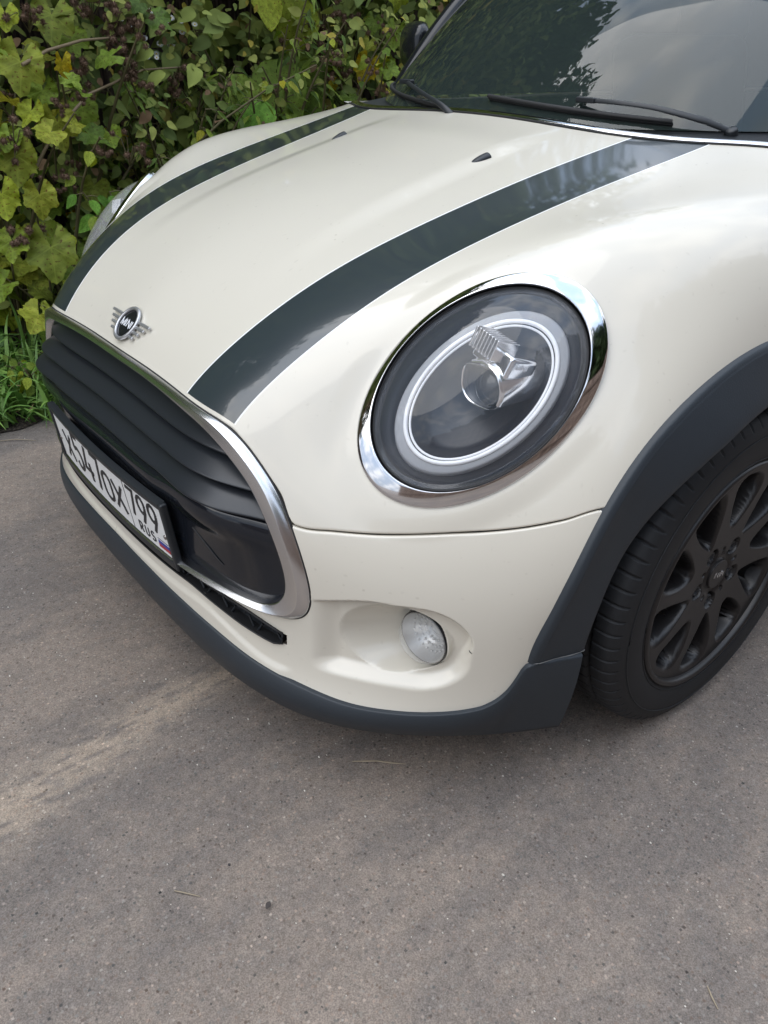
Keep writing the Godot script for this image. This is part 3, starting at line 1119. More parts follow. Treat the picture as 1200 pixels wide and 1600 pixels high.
func build_plate(car: Node3D) -> void:
	# the plate leans 7 degrees; its own x is the car's left
	var tilt := 0.12
	var B := Basis(Vector3.RIGHT, Vector3(0, cos(tilt), sin(tilt)), Vector3(0, -sin(tilt), cos(tilt)))
	var X := Transform3D(B, Vector3(0, 0.3808, 0.7567))
	var fr := MB.new()
	for bar in [[Vector3(0, 0.0595, -0.002), Vector3(0.522, 0.013, 0.014)], [Vector3(0, -0.0625, -0.002), Vector3(0.522, 0.019, 0.014)]]:
		long_box(fr, X, bar[0], bar[1], 0.003)
	for bar in [[Vector3(-0.2640, -0.003, -0.002), Vector3(0.012, 0.138, 0.014)], [Vector3(0.2640, -0.003, -0.002), Vector3(0.012, 0.138, 0.014)]]:
		fr.rbox(X * Transform3D(Basis(), bar[0]), bar[1], 0.004)
	bend(fr, X)
	var pl := MB.new()
	long_box(pl, X, Vector3.ZERO, Vector3(0.517, 0.109, 0.003), 0.001)
	bend(pl, X)
	var plate := part("number_plate", pl, M.white_plate, car)
	part("plate_frame", fr, M.satin_black, plate)
	var F := X * Transform3D(Basis(), Vector3(-0.26, -0.056, 0.0015))
	# character, x, y, height, width, stroke
	var text := [["X", 0.056, 0.026, 0.058, 0.041, 0.0078], ["5", 0.118, 0.026, 0.075, 0.041, 0.0085], ["4", 0.172, 0.026, 0.075, 0.041, 0.0085], ["7", 0.225, 0.026, 0.075, 0.038, 0.0085], ["O", 0.270, 0.026, 0.058, 0.037, 0.0078], ["X", 0.319, 0.026, 0.058, 0.040, 0.0078], ["7", 0.388, 0.044, 0.056, 0.027, 0.0066], ["9", 0.426, 0.044, 0.056, 0.028, 0.0066], ["9", 0.466, 0.044, 0.056, 0.028, 0.0066], ["R", 0.408, 0.016, 0.020, 0.0125, 0.0024], ["U", 0.430, 0.016, 0.020, 0.0125, 0.0024], ["S", 0.452, 0.016, 0.020, 0.0125, 0.0024]]
	for t in text:
		var ink := MB.new()
		letter(ink, t[0], F * Transform3D(Basis(), Vector3(t[1], t[2], 0)), t[3], t[4], t[5])
		bend(ink, X)
		part("plate_character", ink, M.ink, plate)
	# the line between the fields, and the outline
	for r in [[0.3760, 0.0560, 0.0016, 0.105], [0.0045, 0.0560, 0.0014, 0.103], [0.5155, 0.0560, 0.0014, 0.103], [0.260, 0.1075, 0.510, 0.0014], [0.260, 0.0045, 0.510, 0.0014]]:
		var ln := MB.new()
		if r[2] > 0.1:
			long_box(ln, F, Vector3(r[0], r[1], 0.0002), Vector3(r[2], r[3], 0.0008), 0.0002)
		else:
			ln.rbox(F * Transform3D(Basis(), Vector3(r[0], r[1], 0.0002)), Vector3(r[2], r[3], 0.0008), 0.0003)
		bend(ln, X)
		part("plate_line", ln, M.ink, plate)
	for f in [["flag_red_band", 0.0165, 0.0075, M.red], ["flag_blue_band", 0.0237, 0.0068, M.blue], ["flag_edge", 0.0310, 0.0009, M.ink]]:
		var fl := MB.new()
		fl.rbox(F * Transform3D(Basis(), Vector3(0.4935, f[1], 0.0002)), Vector3(0.038, f[2], 0.001), 0.0003)
		bend(fl, X)
		part(f[0], fl, f[3], plate)
	for x in [0.012, 0.5085]:
		var bolt := MB.new()
		bolt.lathe(PackedVector2Array([Vector2(0.0, 0.0045), Vector2(0.0012, 0.0043), Vector2(0.002, 0.003), Vector2(0.0022, 0.0)]), 14, F * Transform3D(Basis(Vector3(0, 0, 1), Vector3(0, 1, 0), Vector3(-1, 0, 0)), Vector3(x, 0.048, 0.0002)))
		bend(bolt, X)
		part("plate_bolt", bolt, M.steel, plate)

func build_badge(car: Node3D) -> void:
	var c := body(0.0, 0.52)
	var n := Vector3(0, 0.6938, 0.7202)
	var X := Transform3D(Basis(Vector3.RIGHT, Vector3(0, 0.7202, -0.6938), n), c + Vector3(-0.004, -0.003, 0.003))
	var bars := []
	var tips := [[0.077, 0.0115], [0.066, 0.0015], [0.056, -0.0085], [0.046, -0.0185]]
	for m in [-1.0, 1.0]:
		for t in tips:
			var x0 := 0.028
			var ln: float = t[0] - x0
			var wing := MB.new()
			wing.rbox(X * Transform3D(Basis(), Vector3(m * (x0 + ln * 0.5), t[1] , 0.0035)), Vector3(ln, 0.0055, 0.005), 0.0016)
			bars.append(wing)
	var ring := MB.new()
	var pts := PackedVector3Array()
	for k in 49:
		var a := TAU * k / 48
		pts.append(X * Vector3(cos(a) * 0.0305, sin(a) * 0.0305, 0.0048))
	ring.tube(pts, PackedFloat32Array([0.0036]), 10, true)
	var badge := part("bonnet_badge", ring, M.badge, car)
	for w in bars:
		part("wing_bar", w, M.badge, badge)
	var disc := MB.new()
	disc.lathe(PackedVector2Array([Vector2(-0.001, 0.029), Vector2(0.0045, 0.0285), Vector2(0.0052, 0.02), Vector2(0.0054, 0.0001)]), 40, X * Transform3D(Basis(Vector3(0, 0, 1), Vector3(0, 1, 0), Vector3(-1, 0, 0)), Vector3.ZERO))
	part("badge_disc", disc, M.gloss_black, badge)
	var txt := MB.new()
	word_mini(txt, X * Transform3D(Basis(), Vector3(-0.0205, -0.0062, 0.0052)), 0.0130, 0.042, 0.0022)
	part("badge_lettering", txt, M.guide, badge)

func word_mini(mb: MB, xf: Transform3D, h: float, width: float, stroke: float) -> void:
	var k := width / 0.041
	var xs := [0.0, 0.0155, 0.0215, 0.0370]
	var ch := "MINI"
	for i in 4:
		letter(mb, ch[i], xf * Transform3D(Basis(), Vector3(xs[i] * k + stroke * 0.5, 0, 0)), h, 0.0118 * k * (0.82 if i == 0 else 1.0), stroke, 0.0008)

func hp(s: float, q: float, h: float, m: float) -> Vector3:
	return mir(HC + A1 * s + A2 * q + HN * h, m)

func lamp_ellipse(a: float, b: float, h: float, m: float, n: int, ds := 0.0, dq := 0.0) -> PackedVector3Array:
	var P := PackedVector3Array()
	for k in n + 1:
		var t := TAU * k / n
		P.append(hp(ds + a * cos(t), dq + b * sin(t), h, m))
	return P

func build_headlamp(car: Node3D, m: float) -> void:
	var N := 128
	# inner edge of the bezel, its centre a little off the rim's
	var ia := 0.1208
	var ib := 0.1715
	var is_ := -0.002
	var iq := 0.0
	var loop := func(f: float, h: float) -> PackedVector3Array:
		return lamp_ellipse(lerpf(HA, ia, f), lerpf(HB, ib, f), h, m, N, is_ * f, iq * f)
	var bowl := MB.new()
	var P := PackedVector3Array()
	var prof := [[ia * 0.99, ib * 0.99, -0.004], [ia * 0.975, ib * 0.98, -0.012], [ia * 0.93, ib * 0.945, -0.022], [ia * 0.84, ib * 0.87, -0.026], [ia * 0.74, ib * 0.80, -0.030], [ia * 0.70, ib * 0.76, -0.040], [ia * 0.6, ib * 0.66, -0.056], [ia * 0.45, ib * 0.5, -0.070], [ia * 0.2, ib * 0.25, -0.078], [0.0001, 0.0001, -0.080]]
	for r in prof:
		P.append_array(lamp_ellipse(r[0], r[1], r[2], m, N, is_, iq))
	bowl.sheet(P, prof.size(), N + 1, hp(0, 0, -1.0, m), true)
	var lamp := part("headlight", bowl, M.housing, car)
	lamp.set_meta("label", "round headlight with chrome bezel on the side near the wheel" if m > 0 else "far headlight, only its lens bulging past the bonnet, with grazing haze painted in")
	# chrome bezel
	var bez := MB.new()
	P = PackedVector3Array()
	var bp := [[-0.03, -0.014], [0.0, -0.0035], [0.05, -0.0016], [0.2, 0.0004], [0.5, 0.0034], [0.8, 0.0060], [0.92, 0.0069], [0.965, 0.0070]]
	for r in bp:
		P.append_array(loop.call(r[0], r[1]))
	bez.sheet(P, bp.size(), N + 1, hp(0, 0, -1.0, m), true)
	P = PackedVector3Array()
	for r in [[0.965, 0.0070], [0.99, 0.0067], [1.0, 0.0058], [1.01, 0.0], [1.01, -0.008]]:
		P.append_array(loop.call(r[0], r[1]))
	bez.sheet(P, 4, N + 1, hp(0, 0, -1.0, m), true)
	part("bezel", bez, M.chrome, lamp)
	var gasket := MB.new()
	P = PackedVector3Array()
	for r in [[1.0, -0.006], [1.01, -0.001], [1.12, -0.0005], [1.3, -0.002], [1.5, -0.005]]:
		P.append_array(loop.call(r[0] + 0.02, r[1] - 0.001))
	gasket.sheet(P, 5, N + 1, hp(0, 0, -1.0, m), true)
	part("gasket", gasket, M.black, lamp)
	# lens, clear on the near lamp; the far one's grazing haze is painted in
	var lens := MB.new()
	P = PackedVector3Array()
	for k in 25:
		var f := 1.0 - k / 24.0
		f = maxf(f, 0.0005)
		var g := sin(f * PI * 0.5)
		P.append_array(lamp_ellipse(ia * 0.965 * g, ib * 0.972 * g, -0.001 + 0.050 * (1.0 - pow(g, 2.9)), m, N, is_, iq))
	lens.sheet(P, 25, N + 1, hp(0, 0, -1.0, m), true)
	part("lens", lens, M.clear if m > 0 else M.haze_tint, lamp)
	# ring of daytime light: a frosted band and two white guides
	var ds := 0.003
	var dq := -0.001
	var band := MB.new()
	P = PackedVector3Array()
	for r in [[0.0900, 0.1430, -0.016], [0.0890, 0.1415, -0.006], [0.0865, 0.1375, -0.002], [0.0785, 0.126, -0.003]]:
		P.append_array(lamp_ellipse(r[0], r[1], r[2], m, N, ds, dq))
	band.sheet(P, 4, N + 1, hp(0, 0, -1.0, m), true)
	part("frosted_band", band, M.frost, lamp)
	var g1 := MB.new()
	g1.tube(lamp_ellipse(0.0768, 0.1225, -0.002, m, N, ds, dq), PackedFloat32Array([0.0034]), 8, true)
	g1.tube(lamp_ellipse(0.0715, 0.1160, -0.004, m, N, ds, dq), PackedFloat32Array([0.0019]), 8, true)
	part("light_guide", g1, M.guide, lamp)
	var inner := MB.new()
	P = PackedVector3Array()
	for r in [[0.0700, 0.1140, -0.006], [0.066, 0.108, -0.014], [0.060, 0.099, -0.030], [0.05, 0.085, -0.046], [0.0001, 0.0001, -0.056]]:
		P.append_array(lamp_ellipse(r[0], r[1], r[2], m, N, ds, dq))
	inner.sheet(P, 5, N + 1, hp(0, 0, -1.0, m), true)
	part("inner_bowl", inner, M.bowl, lamp)
	# projector: its mouth looks along the car
	var pc := Vector3(0.632, 0.690, 0.426)
	var outline := func(k: float, z: float, n: int) -> PackedVector3Array:
		var L := PackedVector3Array()
		for i in n + 1:
			var t := TAU * i / n
			var c := cos(t)
			var s := sin(t)
			var x := signf(c) * pow(absf(c), 0.8) * 0.0405
			var y := signf(s) * pow(absf(s), 0.8) * 0.0335
			if y > 0.022:
				y = 0.022 + (y - 0.022) * 0.45
			L.append(mir(pc + Vector3(x * k, y * k, z), m))
		return L
	var col := MB.new()
	P = PackedVector3Array()
	for r in [[1.06, -0.085], [1.05, -0.045], [1.02, -0.012], [1.0, -0.002], [0.97, 0.0005], [0.94, -0.003], [0.93, -0.012]]:
		P.append_array(outline.call(r[0], r[1], 48))
	col.sheet(P, 7, 49, mir(pc + Vector3(0, 0, -0.05), m), true)
	part("projector_collar", col, M.silver, lamp)
	var face := MB.new()
	P = PackedVector3Array()
	for r in [[0.94, -0.010], [0.5, -0.012], [0.001, -0.012]]:
		P.append_array(outline.call(r[0], r[1], 48))
	face.sheet(P, 3, 49, mir(pc + Vector3(0, 0, -1), m), true)
	part("projector_face", face, M.bowl, lamp)
	var pl := MB.new()
	P = PackedVector3Array()
	for k in 13:
		var f := PI * 0.5 * k / 12.0
		for i in 41:
			var t := TAU * i / 40.0
			P.append(mir(pc + Vector3(0.010 + cos(t) * 0.027 * cos(f), -0.003 + sin(t) * 0.027 * cos(f), -0.012 + 0.020 * sin(f)), m))
	pl.sheet(P, 13, 41, mir(pc, m), true)
	var gl: StandardMaterial3D = M.gloss_black
	part("projector_lens", pl, gl, lamp)
	# ribbed chrome block above it
	var rib := MB.new()
	var bx := Basis(Vector3(0.97 , -0.22, 0.05 ).normalized(), Vector3(0.2, 0.93, -0.3).normalized(), Vector3(0.0, 0.3, 0.95).normalized())
	if m < 0:
		bx = Basis(Vector3(0.97, 0.22, -0.05).normalized(), Vector3(-0.2, 0.93, -0.3).normalized(), Vector3(0.0, 0.3, 0.95).normalized())
	var rc := mir(Vector3(0.629, 0.737, 0.400), m)
	rib.rbox(Transform3D(bx, rc + bx * Vector3(0.012 * m, -0.008, -0.012)), Vector3(0.074, 0.034, 0.056), 0.006)
	for k in 8:
		rib.rbox(Transform3D(bx, rc + bx * Vector3((-0.0235 + 0.0062 * k) * m, 0.004, 0.004)), Vector3(0.0034, 0.030, 0.046), 0.0012)
	part("ribbed_reflector", rib, M.silver, lamp)
	var txt := MB.new()
	var tb := bx * Basis(Vector3.UP, PI * 0.5 * m)
	var tx := Transform3D(tb, rc + bx * Vector3(0.0494 * m, -0.006, 0.006)) if m > 0 else Transform3D(tb, rc + bx * Vector3(-0.0494, -0.006, -0.032))
	word_mini(txt, tx, 0.007, 0.026, 0.0014)
	part("reflector_lettering", txt, M.guide, lamp)
	# chrome saddle that runs from the block over the collar's flank
	var sh := MB.new()
	P = PackedVector3Array()
	var sec := [Vector2(0.612, 0.7225), Vector2(0.630, 0.7265), Vector2(0.646, 0.7265), Vector2(0.658, 0.7225), Vector2(0.667, 0.7150), Vector2(0.6725, 0.7050), Vector2(0.6755, 0.6940), Vector2(0.6750, 0.6820), Vector2(0.671, 0.6700)]
	for r in [[0.430, 0.90], [0.4285, 0.97], [0.424, 1.0], [0.40, 1.02], [0.37, 1.05], [0.345, 1.07], [0.335, 1.04]]:
		for q in sec:
			P.append(mir(Vector3(0.632 + (q.x - 0.632) * r[1], 0.690 + (q.y - 0.690) * r[1], r[0]), m))
	sh.sheet(P, 7, sec.size(), mir(Vector3(0.632, 0.690, 0.39), m))
	part("reflector_saddle", sh, M.silver, lamp)

func build_fog_lamp(car: Node3D, m: float) -> void:
	var c := mir(Vector3(0.661, 0.316, 0.529), m)
	# the lamp's axis looks ahead and a little outwards
	var ax := Vector3(0.16 * m, 0.02, 1.0).normalized()
	var X := Transform3D(Basis(ax, Vector3.UP, ax.cross(Vector3.UP)).orthonormalized(), c)
	var cup := MB.new()
	cup.lathe(PackedVector2Array([Vector2(0.010, 0.0420), Vector2(-0.002, 0.037), Vector2(-0.016, 0.030), Vector2(-0.026, 0.018), Vector2(-0.029, 0.0005)]), 40, X)
	# facets stand out in rows
	for r in 4:
		for k in 22:
			var a := TAU * (k + 0.5 * (r % 2)) / 22.0
			var rad := 0.014 + 0.0062 * r
			var xx := -0.027 + 0.0062 * r
			cup.rbox(X * Transform3D(Basis(Vector3.RIGHT, a), Vector3(xx, cos(a) * rad, sin(a) * rad)), Vector3(0.0040, 0.0036, 0.0036), 0.0012)
	var fog := part("fog_lamp", cup, M.cup, car)
	var lens := MB.new()
	var L := PackedVector2Array()
	for k in 15:
		var f := PI * 0.5 * k / 14.0
		L.append(Vector2(0.006 + 0.034 * sin(f), maxf(0.0437 * cos(f), 0.0002)))
	lens.lathe(L, 48, X)
	part("lens", lens, M.haze_tint, fog)
	var rim := MB.new()
	rim.lathe(PackedVector2Array([Vector2(0.009, 0.0430), Vector2(0.009, 0.0443), Vector2(0.004, 0.0450), Vector2(-0.03, 0.0450)]), 48, X)
	part("lamp_rim", rim, M.gloss_black, fog)
	var sock := MB.new()
	sock.lathe(PackedVector2Array([Vector2(-0.003, 0.0450), Vector2(-0.004, 0.0465)]), 48, X)
	part("lamp_socket", sock, M.black, fog)

const ARCH_T := [0.0, 13.6, 22.0, 27.5, 35.6, 47.5, 56.8, 66.0, 76.0, 84.0, 90.0, 120.0, 150.0, 182.0]
const ARCH_O := [0.789, 0.808, 0.816, 0.8175, 0.8178, 0.8185, 0.8225, 0.8257, 0.829, 0.832, 0.834, 0.842, 0.846, 0.846]
const ARCH_I := [0.8226, 0.8290, 0.8305, 0.832, 0.838, 0.853, 0.864, 0.8695, 0.8685, 0.867, 0.866, 0.866, 0.864, 0.862]

func build_arch(car: Node3D, m: float, z0: float) -> void:
	var prof := [[-0.01, -0.016, 0], [0.0, 0.0, 0], [0.012, 0.0045, 0], [0.035, 0.0075, 0], [0.085, 0.0100, 0], [0.11, 0.0108, 0.0], [0.13, 0.0110, 0.05], [0.4, 0.0, 0.55], [0.7, 0.0, 0.85], [0.88, 0.0, 0.97], [0.955, -0.0005, 1.0], [0.985, -0.0035, 1.0], [1.0, -0.009, 1.0], [1.0, -0.07, 1.0]]
	var P := PackedVector3Array()
	var n := 121
	for q in prof:
		for k in n:
			var t := 181.0 * k / (n - 1)
			var xo := lerp_table(ARCH_T, ARCH_O, t)
			var xi := lerp_table(ARCH_T, ARCH_I, t)
			var r: float = lerpf(0.4335, 0.3470, q[0]) + 0.006 * (1.0 - smoothstep(0.0, 14.0, t)) * (1.0 - q[0])
			var x := lerpf(xo + float(q[1]), xi + float(q[1]) * 0.5, float(q[2]))
			P.append(Vector3(x * m, 0.303 + r * sin(deg_to_rad(t)), z0 + r * cos(deg_to_rad(t))))
	var mb := MB.new()
	mb.sheet(P, prof.size(), n, Vector3(0, 0.3, z0))
	# the lower end is closed
	var E := PackedVector3Array()
	for i in prof.size():
		E.append(P[i * n])
	for i in prof.size():
		E.append(P[i * n] + Vector3(-0.05 * m, 0.012, -0.01))
	mb.sheet(E, 2, prof.size(), Vector3(0, 10, 0))
	var arch := part("wheel_arch", mb, M.plastic, car)
	if z0 == 0.0 and m > 0:
		# the joint with the lip is rubbed pale
		var rub := MB.new()
		var rp := PackedVector3Array()
		for i in range(3, 13):
			rp.append(P[i * n] + Vector3(0.0008, 0.0006, 0.0006))
		rub.tube(rp, PackedFloat32Array([0.0003, 0.0009, 0.0005, 0.0010, 0.0006, 0.0011, 0.0005, 0.0009, 0.0006, 0.0003]), 5)
		part("worn_edge", rub, M.rubbed, arch)
		for sc in [[Vector3(0.8318, 0.262, 0.372), Vector3(0.8290, 0.254, 0.380)], [Vector3(0.8225, 0.205, 0.395), Vector3(0.8200, 0.207, 0.404)], [Vector3(0.8330, 0.345, 0.352), Vector3(0.8290, 0.328, 0.366)], [Vector3(0.8170, 0.175, 0.385), Vector3(0.8120, 0.172, 0.396)]]:
			pass
	var liner := MB.new()
	var L := PackedVector3Array()
	for k in 49:
		var t := deg_to_rad(-14.0 + 208.0 * k / 48.0)
		for x in [0.815, 0.70, 0.50, 0.49]:
			var r := 0.352 if x > 0.495 else 0.02
			L.append(Vector3(x * m, 0.303 + r * sin(t), z0 + r * cos(t)))
	liner.sheet(L, 49, 4, Vector3(0, 0.3, z0))
	part("arch_liner", liner, M.black, arch)

func build_wheels(car: Node3D) -> void:
	# ---- tyre: a lathe with grooves and sipes cut into the tread
	var prof := [Vector2(0.086, 0.2135), Vector2(0.0945, 0.222), Vector2(0.0985, 0.236), Vector2(0.0995, 0.25), Vector2(0.0985, 0.264), Vector2(0.0965, 0.276), Vector2(0.0945, 0.2805), Vector2(0.0940, 0.2815), Vector2(0.0925, 0.2850), Vector2(0.0900, 0.2900), Vector2(0.0865, 0.2950), Vector2(0.0820, 0.2990), Vector2(0.0765, 0.3018), Vector2(0.070, 0.3035), Vector2(0.062, 0.3046), Vector2(0.054, 0.3054), Vector2(0.0515, 0.3054), Vector2(0.0505, 0.299), Vector2(0.0445, 0.299), Vector2(0.0435, 0.3060), Vector2(0.034, 0.3066), Vector2(0.0185, 0.3070), Vector2(0.0175, 0.300), Vector2(0.0105, 0.300), Vector2(0.0095, 0.3072), Vector2(0.0, 0.3073)]
	var full := PackedVector2Array()
	for p in prof:
		full.append(p)
	for i in range(prof.size() - 2, -1, -1):
		full.append(Vector2(-prof[i].x, prof[i].y))
	var nseg := 70
	var per := 12
	var n := nseg * per
	var P := PackedVector3Array()
	for p in full:
		var ax := absf(p.x)
		for k in n + 1:
			var kk := k % n
			var ph := kk % per
			var t := TAU * kk / n
			var r := p.y
			var x := p.x
			if ax > 0.0525 and ax < 0.0922:
				if ph == 0:
					r -= 0.0050
					x -= signf(x) * 0.002
			elif ax <= 0.0525 and ax > 0.02 and p.y > 0.302 and ph == 6:
				r -= 0.003
			P.append(Vector3(x, cos(t + 0.012 * p.x / 0.05) * r, sin(t + 0.012 * p.x / 0.05) * r))
	var tyre := MB.new()
	tyre.sheet(P, full.size(), n + 1, Vector3.ZERO, true)
	# a moulded ring and letters' ground on the side wall
	for r in [[0.2700, 0.0980], [0.2270, 0.0962]]:
		var ring := PackedVector3Array()
		for k in 97:
			ring.append(Vector3(r[1], cos(TAU * k / 96) * r[0], sin(TAU * k / 96) * r[0]))
		tyre.tube(ring, PackedFloat32Array([0.0013]), 6, true)
	var tyre_mesh := tyre.done()
	# ---- rim
	var rim := MB.new()
	rim.lathe(PackedVector2Array([Vector2(0.086, 0.2225), Vector2(0.0935, 0.2215), Vector2(0.0975, 0.2190), Vector2(0.0990, 0.2155), Vector2(0.0980, 0.2120), Vector2(0.0945, 0.2095), Vector2(0.0900, 0.2080), Vector2(0.080, 0.2060), Vector2(0.05, 0.2015), Vector2(0.0, 0.196), Vector2(-0.088, 0.200), Vector2(-0.09, 0.218)]), 120)
	var nr := 64
	var nc := 400
	var F := PackedVector3Array()
	var keep := PackedByteArray()
	keep.resize(nr * (nc + 1))
	keep.fill(1)
	for i in nr:
		var r := lerpf(0.0005, 0.2075, i / float(nr - 1))
		for k in nc + 1:
			var t := TAU * (k % nc) / nc
			var x := 0.0815 + 0.0065 * smoothstep(0.05, 0.17, r)
			x -= 0.006 * (1.0 - smoothstep(0.036, 0.046, r)) * smoothstep(0.0285, 0.030, r)
			var q := t + 1.1 * (r - 0.06) * (1.0 - 1.6 * (r - 0.06))
			var cell := q * 10.0 / TAU
			var ci := int(floor(cell + 0.5))
			var f: float = cell - floor(cell + 0.5)
			var odd := posmod(ci, 2) == 1
			var arc := absf(f) * TAU / 10.0 * r
			var r_in := 0.088 if odd else 0.100
			var r_out := 0.197 if odd else 0.193
			var half := TAU / 20.0 * r - (0.0155 + 0.003 * smoothstep(0.15, 0.09, r))
			var mid := (r_in + r_out) * 0.5
			var hr := (r_out - r_in) * 0.5
			var a := arc / maxf(half, 0.002)
			var b := absf(r - mid) / hr
			var inside := 1.0 - pow(pow(a, 3.0) + pow(b, 3.5), 0.33)
			if r > 0.07:
				var w := smoothstep(-0.12, 0.10, inside)
				x -= 0.010 * w
				if inside > 0.06:
					x -= 0.030 * smoothstep(0.06, 0.16, inside)
				if inside > 0.17:
					keep[i * (nc + 1) + k] = 0
				# spokes are crowned
				x -= 0.004 * smoothstep(0.5, 1.15, a) * 0.0
			# bolt wells
			for bnum in 5:
				var an := 2.2272 - TAU * bnum / 5.0
				var bp := Vector2(sin(an), cos(an)) * 0.056
				var d := bp.distance_to(Vector2(cos(t), sin(t)) * r)
				x -= 0.013 * (1.0 - smoothstep(0.0135, 0.0165, d))
				var hp2 := Vector2(sin(an - TAU / 10.0), cos(an - TAU / 10.0)) * 0.050
				var d2 := hp2.distance_to(Vector2(cos(t), sin(t)) * r)
				x -= 0.008 * (1.0 - smoothstep(0.003, 0.0055, d2))
			F.append(Vector3(x, cos(t) * r, sin(t) * r))
	rim.sheet(F, nr, nc + 1, Vector3(-1000, 0, 0), true, keep)
	var rim_mesh := rim.done()
	var cap := MB.new()
	cap.lathe(PackedVector2Array([Vector2(0.074, 0.0285), Vector2(0.0825, 0.0282), Vector2(0.0835, 0.0272), Vector2(0.0838, 0.0255), Vector2(0.0832, 0.0245), Vector2(0.0838, 0.012), Vector2(0.0840, 0.0003)]), 48)
	var cap_mesh := cap.done()
	var word := MB.new()
	var wb := Basis(Vector3(0, 0, -1), Vector3.UP, Vector3(1, 0, 0))
	var wx := Transform3D(Basis(Vector3.RIGHT, deg_to_rad(168.0)) * wb, Vector3(0.0840, 0, 0))
	word_mini(word, wx * Transform3D(Basis(), Vector3(-0.0165, -0.005, 0)), 0.0100, 0.033, 0.0021)
	var word_mesh := word.done()
	var bolt := MB.new()
	bolt.lathe(PackedVector2Array([Vector2(0.062, 0.0115), Vector2(0.0765, 0.0112), Vector2(0.0785, 0.0098), Vector2(0.0788, 0.0068), Vector2(0.0745, 0.0062), Vector2(0.0740, 0.0002)]), 6)
	var bolt_mesh := bolt.done()
	var disc := MB.new()
	disc.lathe(PackedVector2Array([Vector2(0.010, 0.145), Vector2(0.022, 0.145), Vector2(0.024, 0.143), Vector2(0.024, 0.075), Vector2(0.045, 0.07), Vector2(0.045, 0.001)]), 60)
	var disc_mesh := disc.done()
	for w in [[1.0, 0.0], [-1.0, 0.0], [1.0, -2.495], [-1.0, -2.495]]:
		var node := Node3D.new()
		node.name = "wheel"
		car.add_child(node, true)
		node.position = Vector3(0.7505 * w[0], 0.3035, w[1])
		if w[0] < 0:
			node.rotation.y = PI
		if w[1] < 0:
			node.rotation.x = 0.4
		part("tyre", tyre_mesh, M.tyre, node)
		part("rim", rim_mesh, M.rim, node)
		part("brake_disc", disc_mesh, M.steel, node)
		part("centre_cap", cap_mesh, M.rim, node)
		part("cap_lettering", word_mesh, M.worn_chrome, node)
		for b in 5:
			var an := 2.2272 - TAU * b / 5.0
			var bo := part("wheel_bolt", bolt_mesh, M.satin_black, node)
			bo.position = Vector3(0, sin(an) * 0.056, cos(an) * 0.056)

# ---------------------------------------------------------------- glass and the rest of the body
const WS_X := [0.0, 0.15, 0.3, 0.42, 0.52, 0.60, 0.66, 0.70]
const WS_Z := [-0.150, -0.158, -0.190, -0.245, -0.318, -0.402, -0.475, -0.535]

func windscreen(t: float, k: float) -> Vector3:
	# t from -1 to 1 across, k from 0 at the foot to 1 at the roof
	var x := absf(t) * 0.69
	var z := lerp_table(WS_X, WS_Z, x)
	var foot := Vector3(x, 0.957 + 0.020 * absf(t), z)
	var head := Vector3(x * 0.86, 1.385 - 0.045 * t * t, -0.735 - 0.10 * t * t)
	var p := foot.lerp(head, k)
	p += Vector3(0, 0.018, 0.018) * (4.0 * k * (1.0 - k))
	return mir(p, 1.0 if t >= 0 else -1.0)

